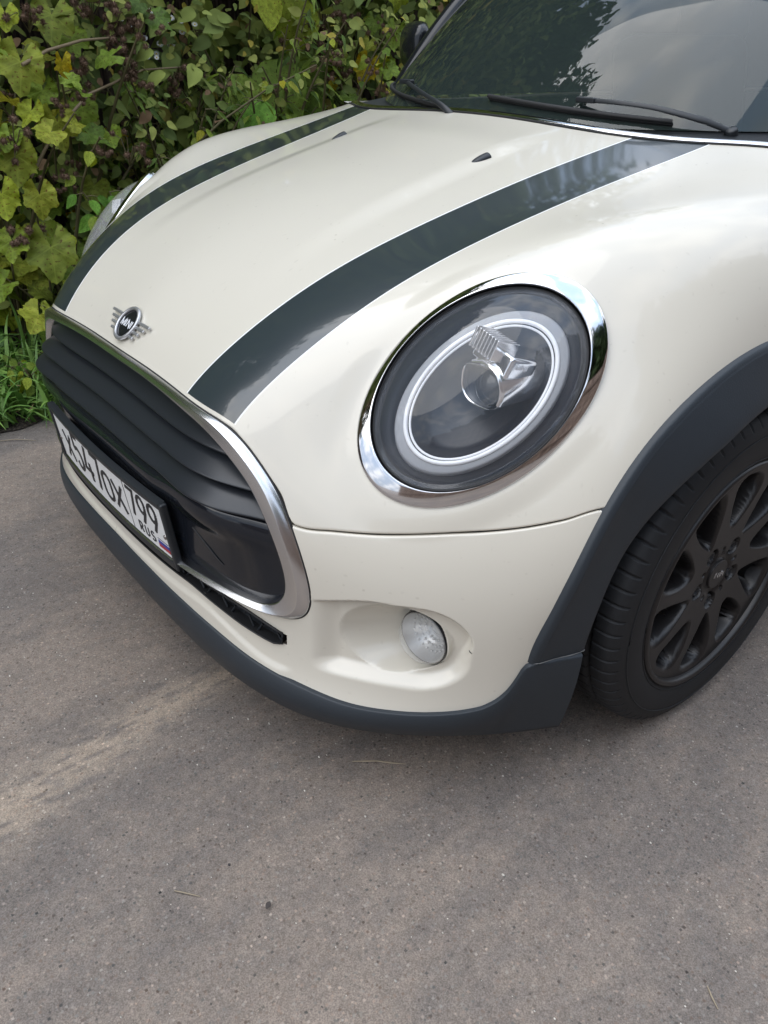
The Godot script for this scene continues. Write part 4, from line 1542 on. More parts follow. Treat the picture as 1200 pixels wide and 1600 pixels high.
func build_cabin(car: Node3D) -> void:
	var ws := MB.new()
	var P := PackedVector3Array()
	for i in 25:
		for j in 49:
			P.append(windscreen(-0.97 + 1.94 * j / 48.0, i / 24.0))
	ws.sheet(P, 25, 49, Vector3(0, 0.9, -1.5))
	part("windscreen", ws, M.glass, car)
	# bright trim along the foot of the glass
	var trim := MB.new()
	var line := PackedVector3Array()
	var cowl := PackedVector3Array()
	for k in 81:
		var t := -1.0 + 2.0 * k / 80.0
		var u := absf(t) * 0.56
		var s := 1.0 if t >= 0 else -1.0
		var b := (S(u, 0.02) - S(u, 0.0))
		b.y = 0
		b = b.normalized()
		line.append(mir(body(u, 0.0) - b * 0.0145 + Vector3(0, 0.0015, 0), s))
	trim.tube(line, PackedFloat32Array([0.0108]), 12, false, 0.45, Vector3(0, 0.9, 0.43))
	part("windscreen_trim", trim, M.chrome, car)
	var seal := MB.new()
	var sl := PackedVector3Array()
	for k in 81:
		var t := -1.0 + 2.0 * k / 80.0
		var u := absf(t) * 0.56
		sl.append(mir(body(u, 0.0) + Vector3(0, 0.0005, -0.0005), 1.0 if t >= 0 else -1.0))
	seal.tube(sl, PackedFloat32Array([0.0030]), 6)
	part("bonnet_seal", seal, M.black, car)
	var cw := MB.new()
	for k in 81:
		cowl.append(line[k] + Vector3(0, -0.03, 0.03))
	for k in 81:
		cowl.append(line[k] + Vector3(0, -0.003, 0.0))
	for k in 81:
		cowl.append(line[k] + Vector3(0, -0.002, -0.012))
	for k in 81:
		var t := -1.0 + 2.0 * k / 80.0
		cowl.append(windscreen(t * 0.97, 0.02) + Vector3(0, -0.012, 0.0))
	for k in 81:
		var t := -1.0 + 2.0 * k / 80.0
		cowl.append(windscreen(t * 0.97, 0.0) + Vector3(0, -0.05, -0.05))
	cw.sheet(cowl, 5, 81, Vector3(0, -10, 0))
	part("cowl_panel", cw, M.satin_black, car)
	# pillars
	for m in [1.0, -1.0]:
		var pil := MB.new()
		var L := PackedVector3Array()
		for i in 13:
			L.append(windscreen(m * 0.960, i / 12.0) + Vector3(0.008 * m, 0.0, -0.008))
		pil.tube(L, PackedFloat32Array([0.026]), 10)
		part("windscreen_pillar", pil, M.gloss_black, car)
	build_wipers(car)
	# dashboard and seats, seen dimly through the glass
	var dash := MB.new()
	var D := PackedVector3Array()
	for r in [[0.02, -0.035], [0.10, -0.05], [0.2, -0.085], [0.30, -0.16], [0.32, -0.4]]:
		for j in 31:
			var t := -0.93 + 1.86 * j / 30.0
			var q := windscreen(t, 0.0)
			D.append(Vector3(q.x, 0.965 + r[1] + 0.03 * sin(r[0] * 9.0), q.z * 0.5 - 0.13 - r[0] * 1.6))
	dash.sheet(D, 5, 31, Vector3(0, -10, 0))
	part("dashboard", dash, M.dash, car)
	for m in [1.0, -1.0]:
		var seat := MB.new()
		seat.rbox(Transform3D(Basis(Vector3.RIGHT, 0.25), Vector3(0.36 * m, 0.82, -1.45)), Vector3(0.46, 0.66, 0.14), 0.06)
		seat.rbox(Transform3D(Basis(Vector3.RIGHT, 0.12), Vector3(0.36 * m, 1.20, -1.55)), Vector3(0.24, 0.17, 0.09), 0.04)
		seat.rbox(Transform3D(Basis(), Vector3(0.36 * m, 0.52, -1.15)), Vector3(0.46, 0.16, 0.52), 0.06)
		part("front_seat", seat, M.interior, car)
	var tub := MB.new()
	for m in [1.0, -1.0]:
		var tp := PackedVector3Array()
		for z in [-0.55, -1.5, -2.7]:
			for y in [0.2, 0.6, 0.955]:
				tp.append(Vector3(0.67 * m, y, z))
		tub.sheet(tp, 3, 3, Vector3(0, 0.6, -1.5))
	var fp := PackedVector3Array()
	for z in [-0.45, -1.5, -2.7]:
		for x in [-0.67, 0.0, 0.67]:
			fp.append(Vector3(x, 0.27, z))
	tub.sheet(fp, 3, 3)
	fp = PackedVector3Array()
	for y in [0.25, 0.6, 0.95]:
		for x in [-0.67, 0.0, 0.67]:
			fp.append(Vector3(x, y, -2.7))
	tub.sheet(fp, 3, 3)
	part("cabin_lining", tub, M.interior, car)
	# ---- sides, roof and tail
	var side := MB.new()
	var glassb := MB.new()
	var prof := [Vector2(0.855, 0.60), Vector2(0.862, 0.5), Vector2(0.858, 0.40), Vector2(0.848, 0.31), Vector2(0.835, 0.25), Vector2(0.815, 0.19), Vector2(0.78, 0.17)]
	var zs := [0.0, -0.405, -0.43, -0.46, -0.5, -0.62, -0.8, -1.0, -1.2, -1.5, -1.8, -1.9, -2.0, -2.1, -2.2, -2.3, -2.4, -2.5, -2.6, -2.7, -2.8, -2.9, -2.97, -3.02, -3.05]
	var nprof := 17
	var rows := PackedVector3Array()
	for zi in zs.size():
		for j in nprof:
			var first := S(lerpf(0.54, 1.0, j / 10.0), 0.0) if j <= 10 else Vector3(prof[j - 10].x + 0.012, prof[j - 10].y, -0.37)
			if zi == 0:
				rows.append(first)
				continue
			var z: float = zs[zi]
			var w := 1.0 - 0.10 * pow(maxf(0.0, (-z - 2.0) / 1.05), 2.0) - 0.25 * pow(maxf(0.0, (-z - 2.7) / 0.35), 4.0)
			var x := maxf(first.x, 0.69) if j < 4 else first.x
			rows.append(Vector3(x * w, first.y + 0.01 * smoothstep(-0.5, -1.5, z), z + (first.z + 0.37) * smoothstep(-0.7, -0.5, z)))
	var keep := PackedByteArray()
	for p in rows:
		keep.append(0 if (Vector2(p.y - 0.303, p.z + 2.495).length() < 0.40 or Vector2(p.y - 0.303, p.z).length() < 0.40) and p.y < 0.75 else 1)
	for m in [1.0, -1.0]:
		side.sheet(mirrored(rows, m), zs.size(), nprof, Vector3(0, 0.5, -1.5), false, keep)
		var gs := PackedVector3Array()
		for i in 9:
			for k in 7:
				var f := k / 6.0
				var foot := windscreen(m * 1.0, f)
				var z := lerpf(foot.z - 0.01, -2.86 + 0.22 * f, i / 8.0)
				var x := lerpf(0.70, 0.585, f) * (1.0 - 0.10 * i / 8.0)
				gs.append(Vector3(x * m, lerpf(0.965, 1.36, f) + 0.02 * f * sin(PI * i / 8.0), z))
		glassb.sheet(gs, 9, 7, Vector3(0, 1.1, -1.6))
	part("body_side", side, M.paint, car)
	part("side_windows", glassb, M.gloss_black, car)
	var roof := MB.new()
	var R := PackedVector3Array()
	for i in 13:
		for j in 21:
			var t := -1.0 + 2.0 * j / 20.0
			var f := i / 12.0
			var wsx := windscreen(t, 1.0)
			var z := lerpf(wsx.z, -2.72, f)
			R.append(Vector3(t * lerpf(0.60, 0.55, f), 1.385 - 0.045 * t * t + 0.03 * sin(PI * f), z))
	roof.sheet(R, 13, 21, Vector3(0, 0, -1.6))
	part("roof", roof, M.paint, car)
	var tail := MB.new()
	var T := PackedVector3Array()
	for r in [[1.37, -2.70, 0.56], [1.2, -2.80, 0.60], [0.98, -2.90, 0.64], [0.9, -3.02, 0.64], [0.6, -3.06, 0.60], [0.3, -3.05, 0.60], [0.18, -2.98, 0.60]]:
		for j in 13:
			var t := -1.0 + 2.0 * j / 12.0
			T.append(Vector3(t * r[2], r[0], r[1] + 0.05 * t * t))
	tail.sheet(T, 7, 13, Vector3(0, 0.7, 0))
	part("tailgate", tail, M.paint, car)
	# underside and engine bay walls
	var under := MB.new()
	under.rbox(Transform3D(Basis(), Vector3(0, 0.215, -1.2)), Vector3(0.96, 0.05, 3.5), 0.01)
	under.rbox(Transform3D(Basis(), Vector3(0, 0.215, -1.25)), Vector3(1.56, 0.05, 1.6), 0.01)
	under.rbox(Transform3D(Basis(), Vector3(0, 0.50, -0.42)), Vector3(1.5, 0.6, 0.03), 0.01)
	under.rbox(Transform3D(Basis(), Vector3(0, 0.42, 0.42)), Vector3(0.9, 0.4, 0.3), 0.03)
	part("underbody", under, M.black, car)
	# door mirrors
	for m in [1.0, -1.0]:
		var mir_ := MB.new()
		var Q := PackedVector3Array()
		for i in 13:
			var a := -PI * 0.5 + PI * i / 12.0
			for k in 25:
				var t := TAU * k / 24.0
				var sx := signf(cos(t)) * pow(absf(cos(t)), 0.55) * cos(a)
				var sy := signf(sin(t)) * pow(absf(sin(t)), 0.55) * cos(a)
				var zz := sin(a) * 0.06
				if zz < -0.02:
					zz = -0.02 + (zz + 0.02) * 0.3
				Q.append(Vector3(m * (0.866 + sx * 0.100), 1.092 + sy * 0.070, -0.715 + zz - 0.05 * sx))
		mir_.sheet(Q, 13, 25, Vector3(m * 0.868, 1.103, -0.715), true)
		mir_.tube(PackedVector3Array([Vector3(m * 0.84, 1.06, -0.71), Vector3(m * 0.79, 1.02, -0.69), Vector3(m * 0.70, 0.99, -0.66)]), PackedFloat32Array([0.03, 0.024, 0.026]), 10)
		part("door_mirror", mir_, M.gloss_black, car)

func build_wipers(car: Node3D) -> void:
	# each: pivot, elbow, where the arm meets the blade; the blade's two ends, as (across, up the glass)
	var sets := [[Vector2(0.735, -0.012), Vector2(0.56, 0.032), Vector2(0.36, 0.072), Vector2(0.605, 0.016), Vector2(-0.01, 0.084)], [Vector2(-0.09, -0.010), Vector2(-0.19, 0.014), Vector2(-0.50, 0.085), Vector2(-0.17, 0.022), Vector2(-0.82, 0.055)]]
	for w in sets:
		var arm := MB.new()
		var lift := Vector3(0, 0.017, 0.012)
		var L := PackedVector3Array()
		for k in 15:
			var f := k / 14.0
			var q: Vector2 = w[0].lerp(w[1], f * 2.0) if f < 0.5 else w[1].lerp(w[2], f * 2.0 - 1.0)
			L.append(windscreen(q.x, maxf(q.y, 0.0)) + lift * (0.7 + 0.6 * sin(PI * f)) + Vector3(0, minf(q.y, 0.0), 0))
		arm.tube(L, PackedFloat32Array([0.006, 0.0065, 0.007, 0.0065, 0.006, 0.006, 0.0055, 0.0055, 0.005, 0.005, 0.005, 0.005, 0.005, 0.005, 0.005]), 8, false, 0.55, Vector3(0, 0.6, 0.8))
		arm.rbox(Transform3D(Basis(), L[14]), Vector3(0.045, 0.010, 0.014), 0.003)
		arm.lathe(PackedVector2Array([Vector2(-0.02, 0.012), Vector2(0.002, 0.012), Vector2(0.006, 0.009), Vector2(0.007, 0.001)]), 16, Transform3D(Basis(Vector3(0, 0.9, 0.4), Vector3(1, 0, 0), Vector3(0, 0.4, -0.9)), L[0]))
		var node := part("wiper_arm", arm, M.satin_black, car)
		var blade := MB.new()
		var b1 := PackedVector3Array()
		for k in 21:
			var q: Vector2 = w[3].lerp(w[4], k / 20.0)
			b1.append(windscreen(q.x, q.y) + lift * 0.42)
		blade.tube(b1, PackedFloat32Array([0.0050]), 6, false, 0.8, Vector3(0, 0.8, 0.6))
		var b2 := PackedVector3Array()
		for k in 21:
			b2.append(b1[k] - lift * 0.3)
		blade.tube(b2, PackedFloat32Array([0.0035]), 4)
		part("wiper_blade", blade, M.black, node)

# ---------------------------------------------------------------- the ground
func image_from(w: int, h: int, px: PackedFloat32Array) -> Image:
	# px holds sRGB 0..1 triples
	var b := PackedByteArray()
	b.resize(w * h * 3)
	for i in w * h * 3:
		b[i] = int(clampf(px[i], 0.0, 1.0) * 255.0)
	return Image.create_from_data(w, h, false, Image.FORMAT_RGB8, b)

func build_ground() -> void:
	var rng := RandomNumberGenerator.new()
	rng.seed = 77
	# grain of the asphalt: stones of all tones in a dusty binder, one tile of 1.3 m
	var n := 1024
	var px := PackedFloat32Array()
	px.resize(n * n * 3)
	var hb := PackedByteArray()
	hb.resize(n * n)
	var mf := FastNoiseLite.new()
	mf.seed = 12
	mf.frequency = 0.055
	mf.fractal_octaves = 4
	for i in n * n:
		var r := rng.randf()
		var t := 0.600 + (r - 0.5) * 0.20 + 0.05 * mf.get_noise_2d(i % n, i / n)
		px[i * 3] = t * 1.03
		px[i * 3 + 1] = t * 0.985
		px[i * 3 + 2] = t * 0.95
		hb[i] = int(90 + r * 30)
	for k in 60000:
		var cx := rng.randi() % n
		var cy := rng.randi() % n
		var rad := 0.5 + 1.5 * pow(rng.randf(), 2.6)
		var tone := 0.600 + 0.115 * rng.randfn()
		if rng.randf() < 0.012:
			tone = 0.80
		var warm := rng.randf_range(-0.03, 0.05)
		var hgt := rng.randi_range(60, 220)
		var ri := int(ceil(rad))
		for dy in range(-ri, ri + 1):
			for dx in range(-ri, ri + 1):
				if dx * dx + dy * dy > rad * rad:
					continue
				var q := posmod(cy + dy, n) * n + posmod(cx + dx, n)
				px[q * 3] = lerpf(px[q * 3], tone + warm, 0.75)
				px[q * 3 + 1] = lerpf(px[q * 3 + 1], tone * 0.97, 0.75)
				px[q * 3 + 2] = lerpf(px[q * 3 + 2], tone * 0.94 - warm * 0.5, 0.75)
				hb[q] = hgt
	var grain := ImageTexture.create_from_image(image_from(n, n, px))
	var relief := ImageTexture.create_from_image(Image.create_from_data(n, n, false, Image.FORMAT_L8, hb))
	# dust and wear over 8 m: a streak of blown sand along the car's track, tan patches, greyer worn ones
	var d := 1024
	var f := FastNoiseLite.new()
	f.seed = 3
	f.frequency = 1.0
	f.fractal_octaves = 5
	var dp := PackedFloat32Array()
	dp.resize(d * d * 3)
	for j in d:
		var z := -4.0 + 8.0 * (j + 0.5) / d
		for i in d:
			var x := -4.0 + 8.0 * (i + 0.5) / d
			var a := f.get_noise_2d(x * 1.1, z * 0.8) * 0.5 + 0.5
			var b := f.get_noise_2d(x * 7.0 + 40.0, z * 3.0) * 0.5 + 0.5
			var c3 := f.get_noise_2d(x * 26.0 + 7.0, z * 15.0) * 0.5 + 0.5
			var tan_ := smoothstep(0.36, 0.64, a * 0.50 + b * 0.26 + c3 * 0.24)
			var c := Vector3(0.735, 0.718, 0.705).lerp(Vector3(0.845, 0.807, 0.768), tan_)
			var mid := 0.225 + 0.10 * smoothstep(0.7, 1.3, z)
			var off := (x - mid) / (0.050 + 0.03 * smoothstep(0.7, 1.2, z))
			if z > 0.25 and absf(off) < 2.4:
				c *= 0.985
				var st := f.get_noise_2d(x * 42.0, z * 7.0 + 9.0) * 0.5 + 0.5
				var s := exp(-off * off) * smoothstep(0.36, 0.56, st * 0.72 + c3 * 0.28 + 0.05) * smoothstep(0.25, 0.7, z) * (1.0 - smoothstep(1.5, 2.2, z))
				c = c.lerp(Vector3(1.0, 0.95, 0.88), s * 0.95)
			var g := 0.97 + 0.06 * b
			var q := (j * d + i) * 3
			dp[q] = c.x * g
			dp[q + 1] = c.y * g
			dp[q + 2] = c.z * g
	var dust := ImageTexture.create_from_image(image_from(d, d, dp))
	var m := mat(Color(1, 1, 1), 0.86)
	m.albedo_color = Color.WHITE
	m.albedo_texture = grain
	m.heightmap_enabled = true
	m.heightmap_texture = relief
	m.heightmap_scale = 0.05
	m.detail_enabled = true
	m.detail_albedo = dust
	m.detail_blend_mode = BaseMaterial3D.BLEND_MODE_MUL
	m.detail_uv_layer = BaseMaterial3D.DETAIL_UV_2
	var mb := MB.new()
	var P := PackedVector3Array()
	var line := [-150.0, -40.0, -12.0, -4.0, -1.5, 0.0, 1.5, 4.0, 12.0, 40.0, 150.0]
	for z in line:
		for x in line:
			P.append(Vector3(x, 0, z))
	mb.sheet(P, line.size(), line.size())
	for i in mb.V.size():
		mb.UV[i] = Vector2(mb.V[i].x, mb.V[i].z) / 1.3
		mb.UV2.append(Vector2(mb.V[i].x + 4.0, mb.V[i].z + 4.0) / 8.0)
	structure("ground", mb, m)
	# the earth under the hedge, a ragged sheet on the edge of the asphalt
	var e := MB.new()
	P = PackedVector3Array()
	var g := FastNoiseLite.new()
	g.seed = 8
	g.frequency = 2.2
	var cols := [0.0, 0.02, 0.06, 0.15, 0.4, 1.0, 3.0, 40.0]
	for k in 241:
		var z := -14.0 + 26.0 * k / 240.0
		for c in cols:
			var edge := -1.235 + 0.05 * g.get_noise_1d(z) + 0.018 * g.get_noise_1d(z * 6.0)
			var y: float = 0.004 + 0.03 * smoothstep(0.0, 0.2, c) + 0.02 * g.get_noise_2d(c * 4.0, z * 2.0) * smoothstep(0.02, 0.2, c)
			P.append(Vector3(edge - c, y, z))
	e.sheet(P, 241, cols.size())
	for i in e.V.size():
		e.UV[i] = Vector2(e.V[i].x, e.V[i].z)
	var sm := mat(Color(0.090, 0.070, 0.052), 0.95)
	sm.albedo_texture = noise_tex(0.05, 4, 512, Color(0.45, 0.42, 0.40), Color(1, 1, 1), 0.2, 0.8, 5)
	sm.uv1_scale = Vector3(3, 3, 3)
	sm.heightmap_enabled = true
	sm.heightmap_texture = noise_tex(0.06, 9, 512, Color.BLACK, Color.WHITE, 0.0, 1.0, 5)
	sm.heightmap_scale = 0.6
	structure("verge_soil", e, sm)

# ---------------------------------------------------------------- leaves
var leafm := {}

func leaf_lobed(seed_: int) -> ArrayMesh:
	# a palmate leaf, base at the origin, tip along +y, upper face along +z, about 1 long
	var rng := RandomNumberGenerator.new()
	rng.seed = seed_
	var mb := MB.new()
	var n := 65
	var P := PackedVector3Array()
	var ph := rng.randf() * TAU
	var cup := rng.randf_range(-0.22, 0.26)
	var bite := rng.randf_range(-2.5, 2.5)
	for k in 6:
		var f := maxf(k / 5.0, 0.002)
		for i in n:
			var a := lerpf(-2.75, 2.75, i / float(n - 1))
			var r := 0.50
			for lobe in [[0.0, 1.0, 0.34], [0.98, 0.80, 0.36], [-0.98, 0.80, 0.36], [1.95, 0.56, 0.40], [-1.95, 0.56, 0.40]]:
				var q: float = (a - lobe[0]) / lobe[2]
				r = maxf(r, lobe[1] * (0.66 + 0.34 * exp(-q * q)))
			r *= 0.60 + 0.02 * (absf(fmod(a * 7.0 + 50.0, 1.0) - 0.5) * 4.0 - 1.0)
			if absf(a - bite) < 0.14:
				r *= 0.86
			var rr := r * f
			var x := sin(a) * rr
			var y := cos(a) * rr
			var z := cup * rr * rr * 1.6 + 0.075 * sin(a * 3.0 + ph) * f * f + 0.030 * sin(a * 9.0 + ph * 2.0) * f * f * f - 0.05 * absf(x)
			z -= 0.22 * maxf(y, 0.0) * maxf(y, 0.0) * 0.5
			P.append(Vector3(x, y, z))
	mb.sheet(P, 6, n, Vector3(0, 0, -1000))
	for i in mb.V.size():
		mb.UV[i] = Vector2(mb.V[i].x / 1.4 + 0.5, 0.98 - (mb.V[i].y + 0.42) / 1.15)
	return mb.done()

func leaf_ovate(seed_: int, width: float) -> ArrayMesh:
	var rng := RandomNumberGenerator.new()
	rng.seed = seed_
	var mb := MB.new()
	var P := PackedVector3Array()
	var ph := rng.randf() * TAU
	var droop := rng.randf_range(0.05, 0.4)
	var fold := rng.randf_range(0.1, 0.5)
	var twist := rng.randf_range(-0.25, 0.25)
	for i in 13:
		var s := i / 12.0
		var w := width * pow(sin(PI * pow(clampf(s, 0.004, 0.996), 0.72)), 0.85)
		if i % 2 == 1:
			w *= 1.05
		for k in 7:
			var t := -1.0 + k / 3.0
			var x := t * w
			var z := fold * absf(x) * 0.7 - droop * s * s + 0.03 * sin(s * 9.0 + ph) * t + twist * x * s
			P.append(Vector3(x, s, z))
	mb.sheet(P, 13, 7, Vector3(0, 0, -1000))
	for i in mb.V.size():
		mb.UV[i] = Vector2(clampf(mb.V[i].x / (width * 2.3) + 0.5, 0.01, 0.99), 1.0 - mb.V[i].y)
	return mb.done()

func vein_texture(lobed: bool, seed_: int) -> Array:
	# [colour, relief]: pale veins, mottling and a few brown specks
	var n := 192
	var f := FastNoiseLite.new()
	f.seed = seed_
	f.frequency = 0.03
	f.fractal_octaves = 4
	var px := PackedFloat32Array()
	px.resize(n * n * 3)
	var hb := PackedByteArray()
	hb.resize(n * n)
	for j in n:
		for i in n:
			var u := (i + 0.5) / n
			var v := (j + 0.5) / n
			var vein := 0.0
			if lobed:
				var p := Vector2((u - 0.5) * 1.4, (0.98 - v) * 1.15 - 0.42)
				for a in [0.0, 0.98, -0.98, 1.95, -1.95]:
					var dirv := Vector2(sin(a), cos(a))
					var along := p.dot(dirv)
					var across := absf(p.dot(Vector2(dirv.y, -dirv.x)))
					if along > 0.0:
						vein = maxf(vein, 1.0 - smoothstep(0.004, 0.018, across))
						var s2 := absf(fmod(along * 9.0 - across * 7.0 + 20.0, 1.0) - 0.5)
						if across < 0.16 * along + 0.04:
							vein = maxf(vein, 0.5 * (1.0 - smoothstep(0.03, 0.12, s2)))
			else:
				var ac := absf(u - 0.5)
				vein = 1.0 - smoothstep(0.006, 0.03, ac)
				var s3 := absf(fmod((1.0 - v) * 9.0 - ac * 7.0 + 20.0, 1.0) - 0.5)
				vein = maxf(vein, 0.55 * (1.0 - smoothstep(0.03, 0.13, s3)))
			var nz := f.get_noise_2d(i, j)
			var base := Vector3(0.86, 0.90, 0.56) + Vector3.ONE * (nz * 0.22)
			base = base.lerp(Vector3(1.0, 1.05, 0.72), vein * 0.45)
			var spot := smoothstep(0.34, 0.5, f.get_noise_2d(i * 2.3 + 300.0, j * 2.3))
			base = base.lerp(Vector3(0.62, 0.42, 0.26), spot * 0.8)
			var q := (j * n + i) * 3
			px[q] = base.x
			px[q + 1] = base.y
			px[q + 2] = base.z
			hb[j * n + i] = int(clampf(150.0 - vein * 110.0 + nz * 60.0, 0, 255))
	return [ImageTexture.create_from_image(image_from(n, n, px)), ImageTexture.create_from_image(Image.create_from_data(n, n, false, Image.FORMAT_L8, hb))]

func leaf_material(c: Color, tex: Array) -> StandardMaterial3D:
	var m := mat(c, 0.6, 0.0, 0.35)
	m.albedo_texture = tex[0]
	m.heightmap_enabled = true
	m.heightmap_texture = tex[1]
	m.heightmap_scale = 0.12
	m.backlight_enabled = true
	m.backlight = Color(c.r * 1.6, c.g * 1.6, c.b * 0.8)
	return m

func make_leaves() -> void:
	var tl := vein_texture(true, 21)
	var to := vein_texture(false, 22)
	var tints := {"dark": Color(0.095, 0.150, 0.052), "mid": Color(0.175, 0.240, 0.070), "olive": Color(0.285, 0.300, 0.090), "lime": Color(0.330, 0.370, 0.090), "fresh": Color(0.150, 0.300, 0.080), "yellow": Color(0.480, 0.400, 0.060), "tan": Color(0.260, 0.170, 0.085)}
	for k in tints:
		for v in 3:
			var c: Color = tints[k]
			var f := 0.72 + 0.27 * v
			c = Color(c.r * f * (1.0 + 0.06 * (v - 1)), c.g * f, c.b * f)
			M["lobed_%s_%d" % [k, v]] = leaf_material(c, tl)
			M["ovate_%s_%d" % [k, v]] = leaf_material(c, to)
	leafm.lobed = []
	leafm.ovate = []
	leafm.narrow = []
	leafm.round = []
	for i in 5:
		leafm.lobed.append(leaf_lobed(100 + i))
		leafm.ovate.append(leaf_ovate(200 + i, 0.30))
		leafm.round.append(leaf_ovate(400 + i, 0.42))
		leafm.narrow.append(leaf_ovate(300 + i, 0.10))
	M.stem = mat(Color(0.10, 0.085, 0.035), 0.7)
	M.twig = mat(Color(0.20, 0.15, 0.085), 0.75)
	M.bark = mat(Color(0.085, 0.062, 0.045), 0.9)
	M.burr = mat(Color(0.150, 0.092, 0.058), 0.9)
	M.petal = mat(Color(0.75, 0.75, 0.72), 0.7)
	M.grass = mat(Color(1, 1, 1), 0.55)
	M.grass.vertex_color_use_as_albedo = true
	M.grass.backlight_enabled = true
	M.grass.backlight = Color(0.25, 0.4, 0.08)
	# a burr: a ball of hooked bristles
	var mb := MB.new()
	var rng := RandomNumberGenerator.new()
	rng.seed = 5
	for k in 70:
		var d := Vector3(rng.randfn(), rng.randfn(), rng.randfn()).normalized()
		var s := d.cross(Vector3(0.3, 0.9, 0.1)).normalized() * 0.10
		var s2 := d.cross(s).normalized() * 0.10
		mb.tri_flat(d * 0.40 + s, d * 0.40 - s, d * 1.0 + s2 * 1.5, s2.normalized())
		mb.tri_flat(d * 0.40 + s2, d * 0.40 - s2, d * 1.0 + s2 * 1.5, s.normalized())
	var core := PackedVector2Array()
	for k in 7:
		var a := PI * k / 6.0
		core.append(Vector2(-cos(a) * 0.55, maxf(sin(a) * 0.55, 0.001)))
	mb.lathe(core, 8)
	leafm.burr = mb.done()

func aim(at: Vector3, along: Vector3, face: Vector3, size: float) -> Transform3D:
	var y := along.normalized()
	var z := (face - y * face.dot(y))
	if z.length() < 0.01:
		z = y.cross(Vector3(0.31, 0.2, 0.9))
	z = z.normalized()
	return Transform3D(Basis(y.cross(z), y, z).scaled(Vector3.ONE * size), at)

func pick(rng: RandomNumberGenerator, a: Array):
	return a[rng.randi() % a.size()]

func plant(called: String, label: String, category: String, group: String, seed_: int, base: Vector3, height: float, spread: float, stems: int, leaves: int, kind: String, size: Vector2, tints: Array, burrs := 0, lean := Vector3(0.5, 0, 0)) -> Node3D:
	# stems that rise and arch out, a leaf on a stalk at each node, clusters of burrs near the tips
	var rng := RandomNumberGenerator.new()
	rng.seed = seed_
	var t := thing(called, label, category, base, group)
	var sm := MB.new()
	var paths := []
	for s in stems:
		var a := TAU * (s + rng.randf() * 0.6) / stems
		var out := Vector3(cos(a), 0, sin(a)) * spread * rng.randf_range(0.5, 1.0) + lean * spread * 0.6
		var h := height * rng.randf_range(0.75, 1.05)
		var pts := PackedVector3Array()
		var rad := PackedFloat32Array()
		var wob := Vector3(rng.randfn(), 0, rng.randfn()) * 0.05 * spread
		for k in 9:
			var f := k / 8.0
			pts.append(Vector3(0, h * (f - 0.16 * f * f * f), 0) + out * pow(f, 1.6) + wob * sin(f * 5.0))
			rad.append(lerpf(0.008, 0.002, f) * (0.7 + 0.5 * height))
		sm.tube(pts, rad, 6)
		paths.append(pts)
	for i in leaves:
		var pts: PackedVector3Array = paths[i % stems]
		var f := 0.12 + 0.88 * pow(rng.randf(), 0.8)
		var x := f * 8.0
		var k := mini(int(x), 7)
		var p: Vector3 = pts[k].lerp(pts[k + 1], x - k)
		var a := rng.randf() * TAU
		var dirv := Vector3(cos(a) + 0.45, rng.randf_range(-0.25, 0.55), sin(a)).normalized()
		var sz := rng.randf_range(size.x, size.y) * (1.15 - 0.45 * f)
		var stalk := sz * rng.randf_range(0.25, 0.7)
		var q := p + dirv * stalk + Vector3(0, 0.05 * stalk, 0)
		sm.tube(PackedVector3Array([p, p.lerp(q, 0.5) + Vector3(0, 0.08 * stalk, 0), q]), PackedFloat32Array([0.0022, 0.0018, 0.0014]), 4)
		var along := (dirv + Vector3(0.1, -0.55 - 0.4 * rng.randf(), 0)).normalized()
		var face := Vector3(0.55, 0.8, 0.1) + Vector3(rng.randfn(), rng.randfn() * 0.5, rng.randfn()) * 0.35
		var mesh: ArrayMesh = leafm[kind][rng.randi() % 5]
		var leaf := part("leaf", mesh, M["%s_%s_%d" % ["lobed" if kind == "lobed" else "ovate", String(pick(rng, tints)), rng.randi() % 3]], t)
		leaf.transform = aim(q, along, face, sz)
	part("stem", sm, M.stem, t)
	for c in burrs:
		var pts: PackedVector3Array = paths[c % stems]
		var at: Vector3 = pts[8].lerp(pts[6], rng.randf()) + Vector3(rng.randfn() * 0.04, rng.randfn() * 0.05, rng.randfn() * 0.05)
		for b in 7:
			var burr := part("burr", leafm.burr, M.burr, t)
			burr.transform = Transform3D(Basis(Vector3(rng.randfn(), rng.randfn(), rng.randfn()).normalized(), rng.randf() * TAU).scaled(Vector3.ONE * rng.randf_range(0.009, 0.015)), at + Vector3(rng.randfn(), rng.randfn(), rng.randfn()) * 0.024)
	return t

func add_leaf(t: Node3D, rng: RandomNumberGenerator, kind: String, at: Vector3, size: float, tint: String, tip := Vector3(0.25, -0.8, 0.2)) -> void:
	# one more leaf on a plant, on a stalk that comes up from behind; at is where the middle of the blade is
	var along := (tip + Vector3(rng.randfn(), rng.randfn(), rng.randfn()) * 0.22).normalized()
	var face := Vector3(0.75, 0.62, 0.25) + Vector3(rng.randfn(), rng.randfn(), rng.randfn()) * 0.18
	var root := at - along * size * 0.32 - t.position
	var leaf := part("leaf", leafm[kind][rng.randi() % 5], M["%s_%s_%d" % ["lobed" if kind == "lobed" else "ovate", tint, rng.randi() % 3]], t)
	leaf.transform = aim(root, along, face, size * (0.66 if kind == "lobed" else 0.95))
	var st := MB.new()
	st.tube(PackedVector3Array([root, root + Vector3(-0.06, 0.0, -0.01), root + Vector3(-0.13, -0.05, -0.02), root + Vector3(-0.17, -0.20, -0.02)]), PackedFloat32Array([0.002, 0.0028, 0.0035, 0.004]), 5)
	part("leaf_stalk", st, M.stem, t)

